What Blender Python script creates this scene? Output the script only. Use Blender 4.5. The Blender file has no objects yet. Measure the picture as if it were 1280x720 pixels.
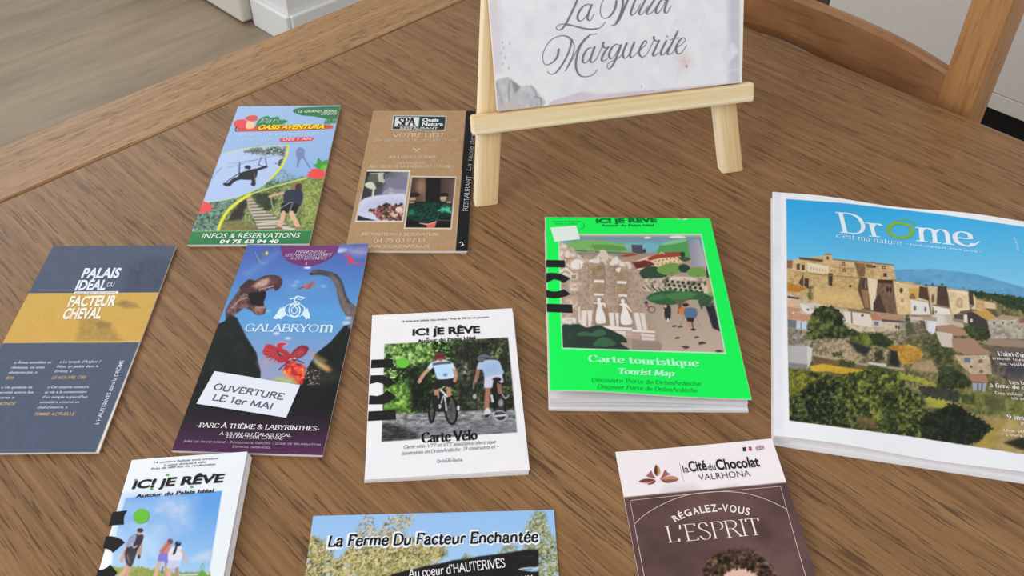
import bpy, bmesh, math, random
import numpy as np
from mathutils import Matrix, Vector
from mathutils.geometry import tessellate_polygon

SC = bpy.context.scene
COL = SC.collection
U = 0.1            # one layout unit is 10 cm
TABLE = 0.75       # height of the table top (m)

# ------------------------------------------------------------------ camera
FOC, PITCH, ROLL, CAMH = 1194.22, 0.747283, 0.0042244, 5.09427
cam_data = bpy.data.cameras.new('camera')
cam_data.sensor_fit = 'HORIZONTAL'
cam_data.sensor_width = 36.0
cam_data.lens = FOC / 1280 * 36.0
cam_data.clip_start = 0.02
cam = bpy.data.objects.new('camera', cam_data)
COL.objects.link(cam)
cam.matrix_world = (Matrix.Translation((0, 0, TABLE + CAMH * U))
                    @ Matrix.Rotation(math.pi / 2 - PITCH, 4, 'X') @ Matrix.Rotation(ROLL, 4, 'Z'))
SC.camera = cam

# ------------------------------------------------------------------ world, lamps, exposure
world = bpy.data.worlds.new('room_daylight')
SC.world = world
world.use_nodes = True
bg = world.node_tree.nodes['Background']
bg.inputs[0].default_value = (1.0, 0.985, 0.97, 1)
bg.inputs[1].default_value = 0.76

def area_lamp(name, loc, target, sx, sy, power, color):
    l = bpy.data.lights.new(name, 'AREA')
    l.shape = 'RECTANGLE'; l.size = sx; l.size_y = sy; l.energy = power; l.color = color
    o = bpy.data.objects.new(name, l); COL.objects.link(o)
    o.location = loc
    o.rotation_euler = (Vector(target) - Vector(loc)).to_track_quat('-Z', 'Y').to_euler()
    return o
area_lamp('window_light', (-2.0, 2.9, 2.1), (0, 0.6, 0.75), 1.6, 1.3, 24, (0.95, 0.98, 1.0))
area_lamp('front_left_light', (-2.3, -1.0, 2.2), (0.1, 0.5, 0.75), 1.8, 1.4, 42, (0.98, 0.99, 1.0))  # added main light from the front left, no window known there

SC.view_settings.view_transform = 'Standard'
SC.view_settings.look = 'None'
SC.view_settings.exposure = 0.0
SC.view_settings.gamma = 1.0
SC.view_settings.use_curve_mapping = False

# ------------------------------------------------------------------ photogrammetry: where a photo point lies in the room
_cp, _sp = math.cos(PITCH), math.sin(PITCH)
_fw = np.array([0, _cp, -_sp]); _up = np.array([0, _sp, _cp]); _rt = np.array([1.0, 0, 0])
_c, _s = math.cos(ROLL), math.sin(ROLL)
_r2 = _c * _rt + _s * _up; _u2 = -_s * _rt + _c * _up
_eye = np.array([0, 0, CAMH])

def survey_ray(x, y):
    return _fw + (x - 640) / FOC * _r2 - (y - 360) / FOC * _u2

def survey_project(P):
    d = P - _eye
    z = d @ _fw
    return 640 + FOC * (d @ _r2) / z, 360 - FOC * (d @ _u2) / z

# ------------------------------------------------------------------ object helpers
def tag(o, label=None, cat=None, group=None, kind=None):
    if label: o['label'] = label
    if cat: o['category'] = cat
    if group: o['group'] = group
    if kind: o['kind'] = kind
    return o

def empty(name, loc, rot=None):
    o = bpy.data.objects.new(name, None)
    o.empty_display_size = 0.05
    COL.objects.link(o)
    o.location = loc
    if rot is not None: o.rotation_euler = rot
    return o

def link_mesh(name, me, mats, parent=None):
    o = bpy.data.objects.new(name, me)
    COL.objects.link(o)
    for m in (mats if isinstance(mats, (list, tuple)) else [mats]): me.materials.append(m)
    if parent is not None: o.parent = parent
    return o

def obj(name, bm, mats, parent=None, smooth=False):
    bmesh.ops.recalc_face_normals(bm, faces=bm.faces[:])
    me = bpy.data.meshes.new(name)
    bm.to_mesh(me); bm.free()
    if smooth:
        for p in me.polygons: p.use_smooth = True
    return link_mesh(name, me, mats, parent)

def add_box(bm, lo, hi, bevel=0.0, M=None, seg=2):
    lo = Vector(lo); hi = Vector(hi)
    r = bmesh.ops.create_cube(bm, size=1.0)
    vs = r['verts']
    for v in vs:
        v.co = Vector(((lo[i] + hi[i]) / 2 + v.co[i] * (hi[i] - lo[i]) for i in range(3)))
    if bevel:
        es = list({e for v in vs for e in v.link_edges})
        b = bmesh.ops.bevel(bm, geom=es, offset=bevel, segments=seg, affect='EDGES', profile=0.5)
        vs = list({v for f in b['faces'] for v in f.verts} | {v for v in vs if v.is_valid})
    if M is not None:
        for v in vs: v.co = M @ v.co
    return vs

def box_obj(name, lo, hi, mat, parent=None, bevel=0.0, M=None):
    bm = bmesh.new(); add_box(bm, lo, hi, bevel, M)
    return obj(name, bm, mat, parent)

# ------------------------------------------------------------------ materials
def lin(c):
    c = np.asarray(c, float) / 255.0
    return tuple(np.where(c <= 0.04045, c / 12.92, ((c + 0.055) / 1.055) ** 2.4))

def plain(name, rgb, rough=0.5, spec=0.3, noise=0.0, nscale=60.0, bump=0.0):
    m = bpy.data.materials.new(name); m.use_nodes = True
    nt = m.node_tree; b = nt.nodes['Principled BSDF']
    b.inputs['Roughness'].default_value = rough
    b.inputs['Specular IOR Level'].default_value = spec
    col = lin(rgb)
    tc = nt.nodes.new('ShaderNodeTexCoord')
    n = nt.nodes.new('ShaderNodeTexNoise'); n.inputs['Scale'].default_value = nscale; n.inputs['Detail'].default_value = 5
    nt.links.new(tc.outputs['Object'], n.inputs['Vector'])
    mx = nt.nodes.new('ShaderNodeMix'); mx.data_type = 'RGBA'
    mx.inputs[6].default_value = tuple(v * (1 - noise) for v in col) + (1,)
    mx.inputs[7].default_value = tuple(min(1, v * (1 + noise)) for v in col) + (1,)
    nt.links.new(n.outputs['Fac'], mx.inputs[0]); nt.links.new(mx.outputs[2], b.inputs['Base Color'])
    if bump:
        bp = nt.nodes.new('ShaderNodeBump'); bp.inputs['Strength'].default_value = bump; bp.inputs['Distance'].default_value = 0.001
        nt.links.new(n.outputs['Fac'], bp.inputs['Height']); nt.links.new(bp.outputs[0], b.inputs['Normal'])
    return m

_ink = {}
def ink(rgb):
    k = tuple(int(v) for v in rgb)
    if k not in _ink:
        m = bpy.data.materials.new('ink'); m.use_nodes = True
        b = m.node_tree.nodes['Principled BSDF']
        b.inputs['Base Color'].default_value = lin(k) + (1,)
        b.inputs['Roughness'].default_value = 0.5; b.inputs['Specular IOR Level'].default_value = 0.12
        _ink[k] = m
    return _ink[k]

def printed(name, rough=0.42, spec=0.3):
    m = bpy.data.materials.new(name); m.use_nodes = True
    nt = m.node_tree; b = nt.nodes['Principled BSDF']
    a = nt.nodes.new('ShaderNodeVertexColor'); a.layer_name = 'print'
    nt.links.new(a.outputs['Color'], b.inputs['Base Color'])
    b.inputs['Roughness'].default_value = rough; b.inputs['Specular IOR Level'].default_value = spec
    return m
PRINT_GLOSS = printed('coated_print', 0.45, 0.16)
PRINT_MATT = printed('uncoated_print', 0.6, 0.10)
PAPER = plain('white_paper', (232, 230, 232), 0.6, 0.2, 0.02, 200)

def wood(name, stops, along=4.0, across=70.0, bands=9.0, pores=0.5, pore_col=(60, 40, 26), rough=0.45, spec=0.35, axis='X', bump=0.15, poresc=(28, 420), seed=0.0, band_amt=0.45):
    """Timber whose grain runs along the object's own axis; coordinates in metres."""
    m = bpy.data.materials.new(name); m.use_nodes = True
    nt = m.node_tree; N = nt.nodes.new; L = nt.links.new
    b = nt.nodes['Principled BSDF']
    tc = N('ShaderNodeTexCoord')
    def mapped(sa, sc, off):
        mp = N('ShaderNodeMapping')
        s = {'X': (sa, sc, sc), 'Y': (sc, sa, sc), 'Z': (sc, sc, sa)}[axis]
        mp.inputs['Scale'].default_value = s; mp.inputs['Location'].default_value = (off + seed, off * 1.7 + seed, off * 0.3)
        L(tc.outputs['Object'], mp.inputs['Vector']); return mp
    def noise(mp, scale, detail, rough_=0.55, dist=0.0):
        n = N('ShaderNodeTexNoise'); n.inputs['Scale'].default_value = scale; n.inputs['Detail'].default_value = detail
        n.inputs['Roughness'].default_value = rough_; n.inputs['Distortion'].default_value = dist
        L(mp.outputs[0], n.inputs['Vector']); return n
    n1 = noise(mapped(along, across, 1.3), 1.0, 5, 0.6, 0.3)
    n2 = noise(mapped(along * 0.22, bands, 7.1), 1.0, 3, 0.5, 0.4)
    n3 = noise(mapped(along * 2.2, across * 3.5, 4.4), 1.0, 3, 0.6)
    def math_(op, a, bv):
        k = N('ShaderNodeMath'); k.operation = op
        if hasattr(a, 'links'): L(a, k.inputs[0])
        else: k.inputs[0].default_value = a
        if hasattr(bv, 'links'): L(bv, k.inputs[1])
        else: k.inputs[1].default_value = bv
        return k.outputs[0]
    f = math_('ADD', math_('MULTIPLY', n1.outputs['Fac'], 0.75 - band_amt * 0.5), math_('MULTIPLY', n2.outputs['Fac'], band_amt))
    f = math_('ADD', f, math_('MULTIPLY', n3.outputs['Fac'], 0.25))
    f = math_('MULTIPLY', f, 1.0 / (1.0 + band_amt * 0.5))
    r = N('ShaderNodeValToRGB')
    el = r.color_ramp.elements
    while len(el) < len(stops): el.new(0.5)
    for e, (p, c) in zip(el, stops): e.position = p; e.color = lin(c) + (1,)
    L(f, r.inputs[0])
    out = r.outputs[0]
    if pores:
        n4 = noise(mapped(poresc[0], poresc[1], 2.2), 1.0, 2, 0.5)
        n5 = noise(mapped(along * 0.6, across * 0.35, 9.9), 1.0, 2, 0.5)
        pr = N('ShaderNodeMapRange'); pr.inputs[1].default_value = 0.575; pr.inputs[2].default_value = 0.655
        L(math_('ADD', n4.outputs['Fac'], math_('MULTIPLY', math_('SUBTRACT', n5.outputs['Fac'], 0.5), 0.28)), pr.inputs[0])
        mx = N('ShaderNodeMix'); mx.data_type = 'RGBA'
        L(math_('MULTIPLY', pr.outputs[0], pores), mx.inputs[0]); L(out, mx.inputs[6]); mx.inputs[7].default_value = lin(pore_col) + (1,)
        out = mx.outputs[2]
        if bump:
            bp = N('ShaderNodeBump'); bp.inputs['Strength'].default_value = bump; bp.inputs['Distance'].default_value = 0.0006; bp.invert = True
            L(pr.outputs[0], bp.inputs['Height']); L(bp.outputs[0], b.inputs['Normal'])
    L(out, b.inputs['Base Color'])
    b.inputs['Roughness'].default_value = rough; b.inputs['Specular IOR Level'].default_value = spec
    return m
# ================================================================== the room
# the table, the chair and the room share one direction: local x runs along the table's grain, local y across it
ROT = (0, 0, -math.pi / 4)
def sd(s, d, z=0.0):          # layout units -> metres in that turned frame, z measured from the table top
    return (s * U, d * U, TABLE + z * U)
def room(name, lo, hi, mat, kind=None, bevel=0.0, parent=None):
    o = box_obj(name, sd(*lo), sd(*hi), mat, parent, bevel)
    if parent is None: o.rotation_euler = ROT
    if kind: o['kind'] = kind
    return o

FLOOR = wood('floor_planks', [(0.36, (108, 94, 78)), (0.5, (138, 123, 103)), (0.64, (156, 141, 120))], along=1.6, across=9.0, bands=3.0, pores=0.18, pore_col=(108, 92, 74), rough=0.5, spec=0.3, axis='Y', bump=0.0, poresc=(6, 60))
WHITE = plain('white_paint', (230, 232, 233), 0.5, 0.3, 0.02, 20)
OFFWHITE = plain('door_lacquer', (216, 212, 202), 0.45, 0.3, 0.02, 20)
GREYFRONT = plain('grey_front', (216, 212, 207), 0.6, 0.2, 0.05, 90)
BLACK = plain('black_plinth', (22, 23, 24), 0.5, 0.3, 0.05, 40)
OLIVE = plain('dark_trim', (84, 76, 54), 0.5, 0.3, 0.05, 40)

def plank_floor():
    bm = bmesh.new()
    w = 1.9                   # boards 19 cm wide, running along local y
    s = -42.0
    while s < 26:
        d = -14.0
        while d < 42:
            ln = 80.0
            add_box(bm, sd(s + 0.002, d + 0.002, -7.62), sd(s + w - 0.002, min(d + ln, 42.0) - 0.002, -7.5))
            d += ln
        s += w
    add_box(bm, sd(-42, -14, -7.8), sd(26, 42, -7.53))
    o = obj('floor', bm, FLOOR); o.rotation_euler = ROT; o['kind'] = 'structure'
plank_floor()
# left: a white door and the end of a wall with its skirting board
WC = -20.42                    # the wall's corner along s
room('wall_left', (-27.0, 12.2, -7.5), (WC - 0.08, 15.6, 9.0), WHITE, 'structure')
room('baseboard_left', (-22.15, 12.06, -7.5), (WC, 12.2, -6.66), WHITE, 'structure', 0.004)
room('baseboard_right', (WC - 0.08, 12.2, -7.5), (WC + 0.06, 15.6, -6.66), WHITE, 'structure', 0.004)
room('door_1', (-31.0, 11.82, -7.42), (-22.3, 12.18, 9.0), OFFWHITE, 'structure', 0.008)
room('dark_gap_strip', (-22.6, 15.6, -7.5), (WC + 0.1, 15.9, 9.0), BLACK, 'structure')  # black strip standing in for the dark gap past the wall's end
room('wall_back', (-42, 41.8, -7.5), (26, 42.0, 17.0), WHITE, 'structure')

# right: grey base cabinet on a black plinth
cab = empty('base_cabinet', (0, 0, 0), ROT)
tag(cab, 'light grey base cabinet on a black plinth behind the wooden chair', 'cabinet')
CD, CS = 20.5, -9.81
room('carcass', (CS, CD + 0.2, -6.4), (CS + 16, CD + 6.2, 1.4), GREYFRONT, None, 0.01, cab)
room('plinth', (CS, CD + 0.35, -7.5), (CS + 16, CD + 5.9, -6.4), BLACK, None, 0, cab)
room('bottom_rail', (CS, CD, -6.4), (CS + 16, CD + 0.2, -6.03), GREYFRONT, None, 0.002, cab)
for k in range(2):
    room('door', (CS + 8 * k + 0.01, CD, -6.022), (CS + 8 * k + 7.98, CD + 0.2, 1.4), GREYFRONT, None, 0.002, cab)
room('trim_2', (CS - 2.4, CD + 3.0, -7.5), (CS - 0.05, CD + 3.4, 9.0), OLIVE, 'structure')

# ------------------------------------------------------------------ table
OAK = [(0.32, (98, 67, 39)), (0.45, (126, 91, 56)), (0.56, (144, 107, 68)), (0.70, (165, 127, 84))]
TABLETOP = wood('oak_veneer', OAK, along=3.0, across=240, bands=26, pores=0.70, pore_col=(64, 42, 24), rough=0.45, spec=0.28, poresc=(34, 700), band_amt=0.30)
LIPPING = wood('oak_breadboard', [(0.34, (132, 97, 60)), (0.5, (156, 119, 78)), (0.66, (178, 142, 98))], along=3.2, across=150, bands=14, pores=0.70, pore_col=(96, 66, 40), rough=0.45, spec=0.28, axis='Y', poresc=(60, 640), band_amt=0.3)
tbl = empty('dining_table', (0, 0, 0), ROT)
tag(tbl, 'oak veneer dining table with a paler end board, carrying all the leaflets', 'table')
S0, S1, SEAM, D0, D1 = -8.62, 9.4, -7.78, -1.6, 8.78
room('tabletop', (SEAM, D0, -0.28), (S1, D1, 0), TABLETOP, None, 0.003, tbl)
room('end_board', (S0, D0, -0.28), (SEAM - 0.006, D1, 0), LIPPING, None, 0.003, tbl)
room('apron', (S0 + 0.9, D0 + 0.9, -1.2), (S1 - 0.9, D0 + 1.1, -0.28), TABLETOP, None, 0.002, tbl)
room('apron', (S0 + 0.9, D1 - 1.1, -1.2), (S1 - 0.9, D1 - 0.9, -0.28), TABLETOP, None, 0.002, tbl)
room('apron', (S0 + 0.9, D0 + 1.1, -1.2), (S0 + 1.1, D1 - 1.1, -0.28), LIPPING, None, 0.002, tbl)
room('apron', (S1 - 1.1, D0 + 1.1, -1.2), (S1 - 0.9, D1 - 1.1, -0.28), LIPPING, None, 0.002, tbl)
LEGOAK = wood('oak_leg', OAK, along=3.2, across=85, bands=17, pores=0.6, axis='Z')
for ls in (S0 + 0.35, S1 - 1.05):
    for ld in (D0 + 0.35, D1 - 1.05):
        room('leg', (ls, ld, -7.5), (ls + 0.7, ld + 0.7, -0.28), LEGOAK, None, 0.004, tbl)

# ------------------------------------------------------------------ chair
CHAIRW = [(0.32, (146, 100, 58)), (0.5, (178, 130, 82)), (0.70, (200, 152, 102))]
POSTM = wood('cherry_post', CHAIRW, along=3.0, across=60, bands=30, pores=0.35, pore_col=(118, 74, 40), rough=0.4, axis='Z', poresc=(14, 260))
RAILM = wood('walnut_rail', [(0.32, (116, 76, 50)), (0.5, (156, 110, 73)), (0.68, (188, 142, 98))], along=7, across=16, bands=12, pores=0.25, pore_col=(84, 50, 32), rough=0.4, axis='X', poresc=(20, 160))
chair = empty('dining_chair', (0, 0, 0), ROT)
tag(chair, 'wooden dining chair with curved back rail at the far edge of the table', 'chair')
PR, PL, PD = -2.57, -6.95, 9.07          # post faces
def post(s0, s1, name):
    bm = bmesh.new()
    add_box(bm, sd(s0, PD, -7.5), sd(s1, PD + 0.5, 1.9), 0.006)
    return obj(name, bm, POSTM, chair)
post(PR - 0.385, PR, 'back_post'); post(PL, PL + 0.385, 'back_post')
def rail(name, zb, zt, arch, under, bow, dep):
    bm = bmesh.new()
    n = 28
    s0, s1 = PL + 0.3, PR - 0.3
    rings = []
    for i in range(n + 1):
        t = i / n; s = s0 + (s1 - s0) * t; k = 1 - (2 * t - 1) ** 2
        z1 = zt + arch * (1 - abs(2 * t - 1) ** 3); z0 = zb + under * k ** 3
        f = PD + 0.05 + bow * k
        pr = [(f, z0), (f - 0.02, z0 + 0.1), (f - 0.01, z1 - 0.05), (f + 0.01, z1 - 0.015), (f + 0.04, z1), (f + dep, z1 - 0.02), (f + dep, z0)]
        rings.append([bm.verts.new(sd(s, a, b)) for a, b in pr])
    for a, b in zip(rings, rings[1:]):
        for j in range(len(a)):
            k2 = (j + 1) % len(a)
            bm.faces.new((a[j], a[k2], b[k2], b[j]))
    bm.faces.new(rings[0]); bm.faces.new(rings[-1][::-1])
    return obj(name, bm, RAILM, chair)
rail('back_rail', -0.40, 0.17, 0.17, 0.20, 0.02, 0.12)
rail('top_rail', 1.25, 1.72, 0.12, 0.05, 0.03, 0.28)
room('seat', (PL - 0.1, PD - 4.0, -3.1), (PR + 0.1, PD - 0.02, -2.85), RAILM, None, 0.008, chair)
for s in (PL, PR - 0.385):
    room('front_leg', (s, PD - 3.9, -7.5), (s + 0.385, PD - 3.5, -3.1), POSTM, None, 0.004, chair)
    room('side_stretcher', (s + 0.1, PD - 3.55, -5.6), (s + 0.28, PD + 0.05, -5.3), POSTM, None, 0.003, chair)
# ================================================================== printed matter
_rng = np.random.RandomState(11)
_lat = _rng.rand(256, 256)
def vnoise(x, y, seed=0):
    x = np.asarray(x) + seed * 37.31; y = np.asarray(y) + seed * 17.77
    xi = np.floor(x).astype(int); yi = np.floor(y).astype(int)
    fx = x - xi; fy = y - yi
    fx = fx * fx * (3 - 2 * fx); fy = fy * fy * (3 - 2 * fy)
    g = lambda a, b: _lat[a & 255, b & 255]
    return (g(xi, yi) * (1 - fx) + g(xi + 1, yi) * fx) * (1 - fy) + (g(xi, yi + 1) * (1 - fx) + g(xi + 1, yi + 1) * fx) * fy

def fbm(x, y, seed=0, oct_=3):
    t = 0; a = 0.5; n = 0
    for k in range(oct_):
        t = t + a * vnoise(x * 2 ** k, y * 2 ** k, seed + k * 5); n += a; a *= 0.6
    return t / n

def spline(pts, closed=True, n=6):
    P = np.asarray(pts, float); m = len(P); out = []
    for i in range(m if closed else m - 1):
        if closed: p0, p1, p2, p3 = P[i - 1], P[i], P[(i + 1) % m], P[(i + 2) % m]
        else: p0, p1, p2, p3 = P[max(i - 1, 0)], P[i], P[i + 1], P[min(i + 2, m - 1)]
        for k in range(n):
            t = k / n
            out.append(0.5 * (2 * p1 + (p2 - p0) * t + (2 * p0 - 5 * p1 + 4 * p2 - p3) * t * t + (3 * p1 - p0 - 3 * p2 + p3) * t ** 3))
    if not closed: out.append(P[-1])
    return np.array(out)

class Sheet:
    """A printed sheet: local u to the right from its top left corner, v upwards (negative down the page), both in layout units."""
    def __init__(self, tl, rot, w, h, surf=None, frame=None, cell=0.006):
        self.w, self.h = w, h
        self.surf = surf or (lambda u, v: 0 * u + 0.02)
        if frame is None:
            c, s = math.cos(rot), math.sin(rot)
            self.R = np.array([[c, -s, 0], [s, c, 0], [0, 0, 1.0]])
            self.O = np.array([tl[0], tl[1], 0.0])
        else: self.R, self.O = frame
        # the sheet's own origin: its middle, on what carries it
        self.cu, self.cv = w / 2, -h / 2
        self.base = self.O + self.R @ np.array([self.cu, self.cv, 0])
        self.nu = max(2, int(round(w / cell))); self.nv = max(2, int(round(h / cell)))
        u = np.linspace(0, w, self.nu + 1); v = np.linspace(0, -h, self.nv + 1)
        self.Ug, self.Vg = np.meshgrid(u, v)
        self.Zg = self.surf(self.Ug, self.Vg)
        P = np.stack([self.Ug, self.Vg, self.Zg], -1) @ self.R.T + self.O
        self.X, self.Y = survey_project(P)
        self.C = np.full(self.X.shape + (3,), 255.0)
        self.extra = []            # (verts Nx3 local, faces, rgb)
        self.t = (0, 0, 1); self.lift = 0.0018; self.cm = None
    # --- coordinates: page points are noted on an enlarged detail (x0, y0, scale) of the survey photo
    def crop(self, x0, y0, s): self.t = (x0, y0, s); return self
    def px(self, p):
        p = np.asarray(p, float); return p * self.t[2] + np.array(self.t[:2])
    def local(self, p):
        q = self.px(p); z = 0.02
        for _ in range(6):
            d = survey_ray(q[0], q[1])
            n = self.R[:, 2]
            k = ((self.O + n * z - _eye) @ n) / (d @ n)
            L = self.R.T @ (_eye + k * d - self.O)
            z = float(self.surf(np.array(L[0]), np.array(L[1])))
        return L[:2]
    # --- painting
    def clip(self, pts=None):
        self.cm = None
        if pts is not None:
            sl, m = self.mask(pts, 0.5); k = np.zeros(self.X.shape); k[sl] = m; self.cm = k
        return self
    def _blend(self, sl, a, col):
        if self.cm is not None: a = a * self.cm[sl]
        c = self.C[sl]
        self.C[sl] = c * (1 - a[..., None]) + np.asarray(col, float) * a[..., None]
    def _box(self, P, m=2.0):
        lo = P.min(0) - m; hi = P.max(0) + m
        ok = (self.X >= lo[0]) & (self.X <= hi[0]) & (self.Y >= lo[1]) & (self.Y <= hi[1])
        r = np.where(ok.any(1))[0]; c = np.where(ok.any(0))[0]
        if len(r) == 0 or len(c) == 0: return None
        return (slice(r[0], r[-1] + 1), slice(c[0], c[-1] + 1))
    def mask(self, pts, soft=0.5, smooth=False, rough=0.0):
        P = spline(pts) if smooth else np.asarray(pts, float)
        P = self.px(P); sl = self._box(P, 2.0 + soft + rough)
        if sl is None: return None, None
        X, Y = self.X[sl], self.Y[sl]
        ins = np.zeros(X.shape, bool); d2 = np.full(X.shape, 1e9)
        n = len(P)
        for i in range(n):
            (x1, y1), (x2, y2) = P[i], P[(i + 1) % n]
            cond = ((y1 > Y) != (y2 > Y))
            if y1 != y2: ins ^= cond & (X < (x2 - x1) * (Y - y1) / (y2 - y1) + x1)
            dx, dy = x2 - x1, y2 - y1; L = dx * dx + dy * dy + 1e-12
            t = np.clip(((X - x1) * dx + (Y - y1) * dy) / L, 0, 1)
            d2 = np.minimum(d2, (X - x1 - t * dx) ** 2 + (Y - y1 - t * dy) ** 2)
        d = np.sqrt(d2) * np.where(ins, 1, -1)
        if rough: d = d + (fbm(X / 2.6, Y / 2.6, 31, 3) - 0.5) * 2.6 * rough
        return sl, np.clip(d / max(soft, 1e-3) * 0.5 + 0.5, 0, 1)
    def poly(self, pts, col, soft=0.5, smooth=False, a=1.0):
        sl, m = self.mask(pts, soft, smooth)
        if sl is not None: self._blend(sl, m * a, col)
        return self
    def sp(self, pts, col, soft=0.5, a=1.0): return self.poly(pts, col, soft, True, a)
    def ell(self, cx, cy, rx, ry, col, rot=0.0, soft=0.5, a=1.0):
        t = np.linspace(0, 2 * math.pi, 28, endpoint=False)
        x, y = rx * np.cos(t), ry * np.sin(t); c, s = math.cos(rot), math.sin(rot)
        return self.poly(np.stack([cx + c * x - s * y, cy + s * x + c * y], -1), col, soft, False, a)
    def line(self, pts, w, col, soft=0.5, smooth=False, a=1.0):
        P = spline(pts, False) if smooth else np.asarray(pts, float)
        P = self.px(P); w = w * self.t[2]; sl = self._box(P, w + 2)
        if sl is None: return self
        X, Y = self.X[sl], self.Y[sl]; d2 = np.full(X.shape, 1e9)
        for (x1, y1), (x2, y2) in zip(P, P[1:]):
            dx, dy = x2 - x1, y2 - y1; L = dx * dx + dy * dy + 1e-12
            t = np.clip(((X - x1) * dx + (Y - y1) * dy) / L, 0, 1)
            d2 = np.minimum(d2, (X - x1 - t * dx) ** 2 + (Y - y1 - t * dy) ** 2)
        self._blend(sl, np.clip((w / 2 - np.sqrt(d2)) / max(soft, 1e-3) * 0.5 + 0.5, 0, 1) * a, col)
        return self
    def grad(self, pts, p0, c0, p1, c1, soft=0.5, smooth=False, a=1.0):
        sl, m = self.mask(pts, soft, smooth)
        if sl is None: return self
        A, B = self.px(p0), self.px(p1); D = B - A
        t = np.clip(((self.X[sl] - A[0]) * D[0] + (self.Y[sl] - A[1]) * D[1]) / (D @ D), 0, 1)
        t = t[..., None]
        self._blend(sl, m * a, np.asarray(c0, float) * (1 - t) + np.asarray(c1, float) * t)
        return self
    def leafy(self, pts, pal, size=3.0, seed=0, contrast=1.6, soft=0.8, smooth=False, cover=1.0, stretch=1.0, a=1.0, rough=None):
        """fine mottled texture (foliage, stone, gravel) from dark to light through the palette"""
        if rough is None:
            g = pal[len(pal) // 2]; rough = 2.6 if (g[1] >= g[0] - 6 and g[1] > g[2] + 8) else 0.0
        sl, m = self.mask(pts, soft, smooth, rough)
        if sl is None: return self
        s = size * self.t[2]
        X, Y = self.X[sl] / s, self.Y[sl] / (s * stretch)
        f = fbm(X, Y, seed, 3) * 0.75 + fbm(X / 4, Y / 4, seed + 3, 2) * 0.25
        f = np.clip((f - 0.5) * contrast + 0.5, 0, 0.9999) * (len(pal) - 1)
        i = f.astype(int); t = (f - i)[..., None]
        pa = np.asarray(pal, float)
        col = pa[i] * (1 - t) + pa[np.minimum(i + 1, len(pal) - 1)] * t
        if cover < 1:
            g = fbm(X * 0.9, Y * 0.9, seed + 9, 2) * 0.6 + fbm(X / 3, Y / 3, seed + 13, 2) * 0.4
            m = m * np.clip((g - (0.5 + (0.5 - cover) * 0.5)) * 9 + 0.5, 0, 1)
        self._blend(sl, m * a, col)
        return self
    def fill(self, col): self.C[:] = col; return self
    # --- lettering and line work, laid on the sheet as fine inked shapes
    def add_tris(self, V, F, rgb, lift=1.0):
        V = np.asarray(V, float)
        F = np.asarray(F, int); V = V[F.ravel()]          # every facet on its own, a few microns apart where strokes cross
        k = np.repeat(np.arange(len(F)) % 37, 3) * 4e-5
        z = self.surf(V[:, 0], V[:, 1]) + self.lift * lift + k
        self.extra.append((np.column_stack([V, z]), np.arange(len(V)).reshape(-1, 3), rgb))
    def text(self, s, p0, p1, cap, rgb, bold=0.0, shear=0.0, font='sans', lift=1.0, **kw):
        """set s on the baseline p0-p1 (fitted to its length); cap = capital height on the detail"""
        a = self.local(p0); b = self.local(p1)
        d = b - a; L = np.linalg.norm(d); e = d / L; n = np.array([-e[1], e[0]])
        q = np.array([p1[1] - p0[1], p0[0] - p1[0]], float); q *= cap / np.linalg.norm(q)
        if abs(p1[0] - p0[0]) > abs(p1[1] - p0[1]): q = np.array([0, -cap])
        H = abs((self.local((p0[0] + q[0], p0[1] + q[1])) - a) @ n)
        V, F, W, CH = (sans_mesh(s, bold) if font == 'sans' else pen_mesh(s, H=H, L=L, **kw))
        x = V[:, 0] / W * L; y = V[:, 1] / CH * H
        x = x + shear * y
        self.add_tris(a + np.outer(x, e) + np.outer(y, n), F, rgb, lift)
        return self
    def stroke(self, pts, w, rgb, smooth=True, thick=None, lift=1.0, closed=False):
        """inked line; with thick, downstrokes swell like a pointed pen's"""
        P = np.array([self.local(p) for p in (spline(pts, closed, 8) if smooth else pts)])
        if closed: P = np.vstack([P, P[:1]])
        k = np.linalg.norm(self.local((pts[0][0] + 10, pts[0][1])) - self.local(pts[0])) / 10
        V, F = ribbon(P, w * k, None if thick is None else thick * k)
        self.add_tris(V, F, rgb, lift); return self
    def shape(self, pts, rgb, smooth=False, lift=1.0):
        P = spline(pts) if smooth else np.asarray(pts, float)
        V = np.array([self.local(p) for p in P])
        F = tessellate_polygon([[Vector((x, y, 0)) for x, y in V]])
        self.add_tris(V, [tuple(f) for f in F], rgb, lift); return self
    # --- the finished mesh: printed face, cut edges and underside, in metres about the sheet's base
    def build(self, name, mat, parent, thick=0.008, under=None):
        nu, nv = self.nu, self.nv
        top = np.stack([self.Ug - self.cu, self.Vg - self.cv, self.Zg], -1).reshape(-1, 3)
        idx = np.arange((nu + 1) * (nv + 1)).reshape(nv + 1, nu + 1)
        q = np.stack([idx[1:, :-1], idx[1:, 1:], idx[:-1, 1:], idx[:-1, :-1]], -1).reshape(-1, 4)
        loop = np.concatenate([idx[0, :-1], idx[:-1, -1], idx[-1, :0:-1], idx[:0:-1, 0]])
        nt = len(top)
        lowz = (lambda z: z - thick) if under is None else (lambda z: 0 * z + under)
        # cut edge and underside: a coarse grid of its own
        cu_, cv_ = min(nu, 24), min(nv, 40)
        ug, vg = np.meshgrid(np.linspace(0, self.w, cu_ + 1), np.linspace(0, -self.h, cv_ + 1))
        zz = lowz(self.surf(ug, vg))
        bot = np.stack([ug - self.cu, vg - self.cv, zz], -1).reshape(-1, 3)
        bi = np.arange((cu_ + 1) * (cv_ + 1)).reshape(cv_ + 1, cu_ + 1) + nt
        qb = np.stack([bi[:-1, :-1], bi[:-1, 1:], bi[1:, 1:], bi[1:, :-1]], -1).reshape(-1, 4)
        r1 = top[loop].copy(); r2 = top[loop].copy(); r2[:, 2] = lowz(r2[:, 2])
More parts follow.
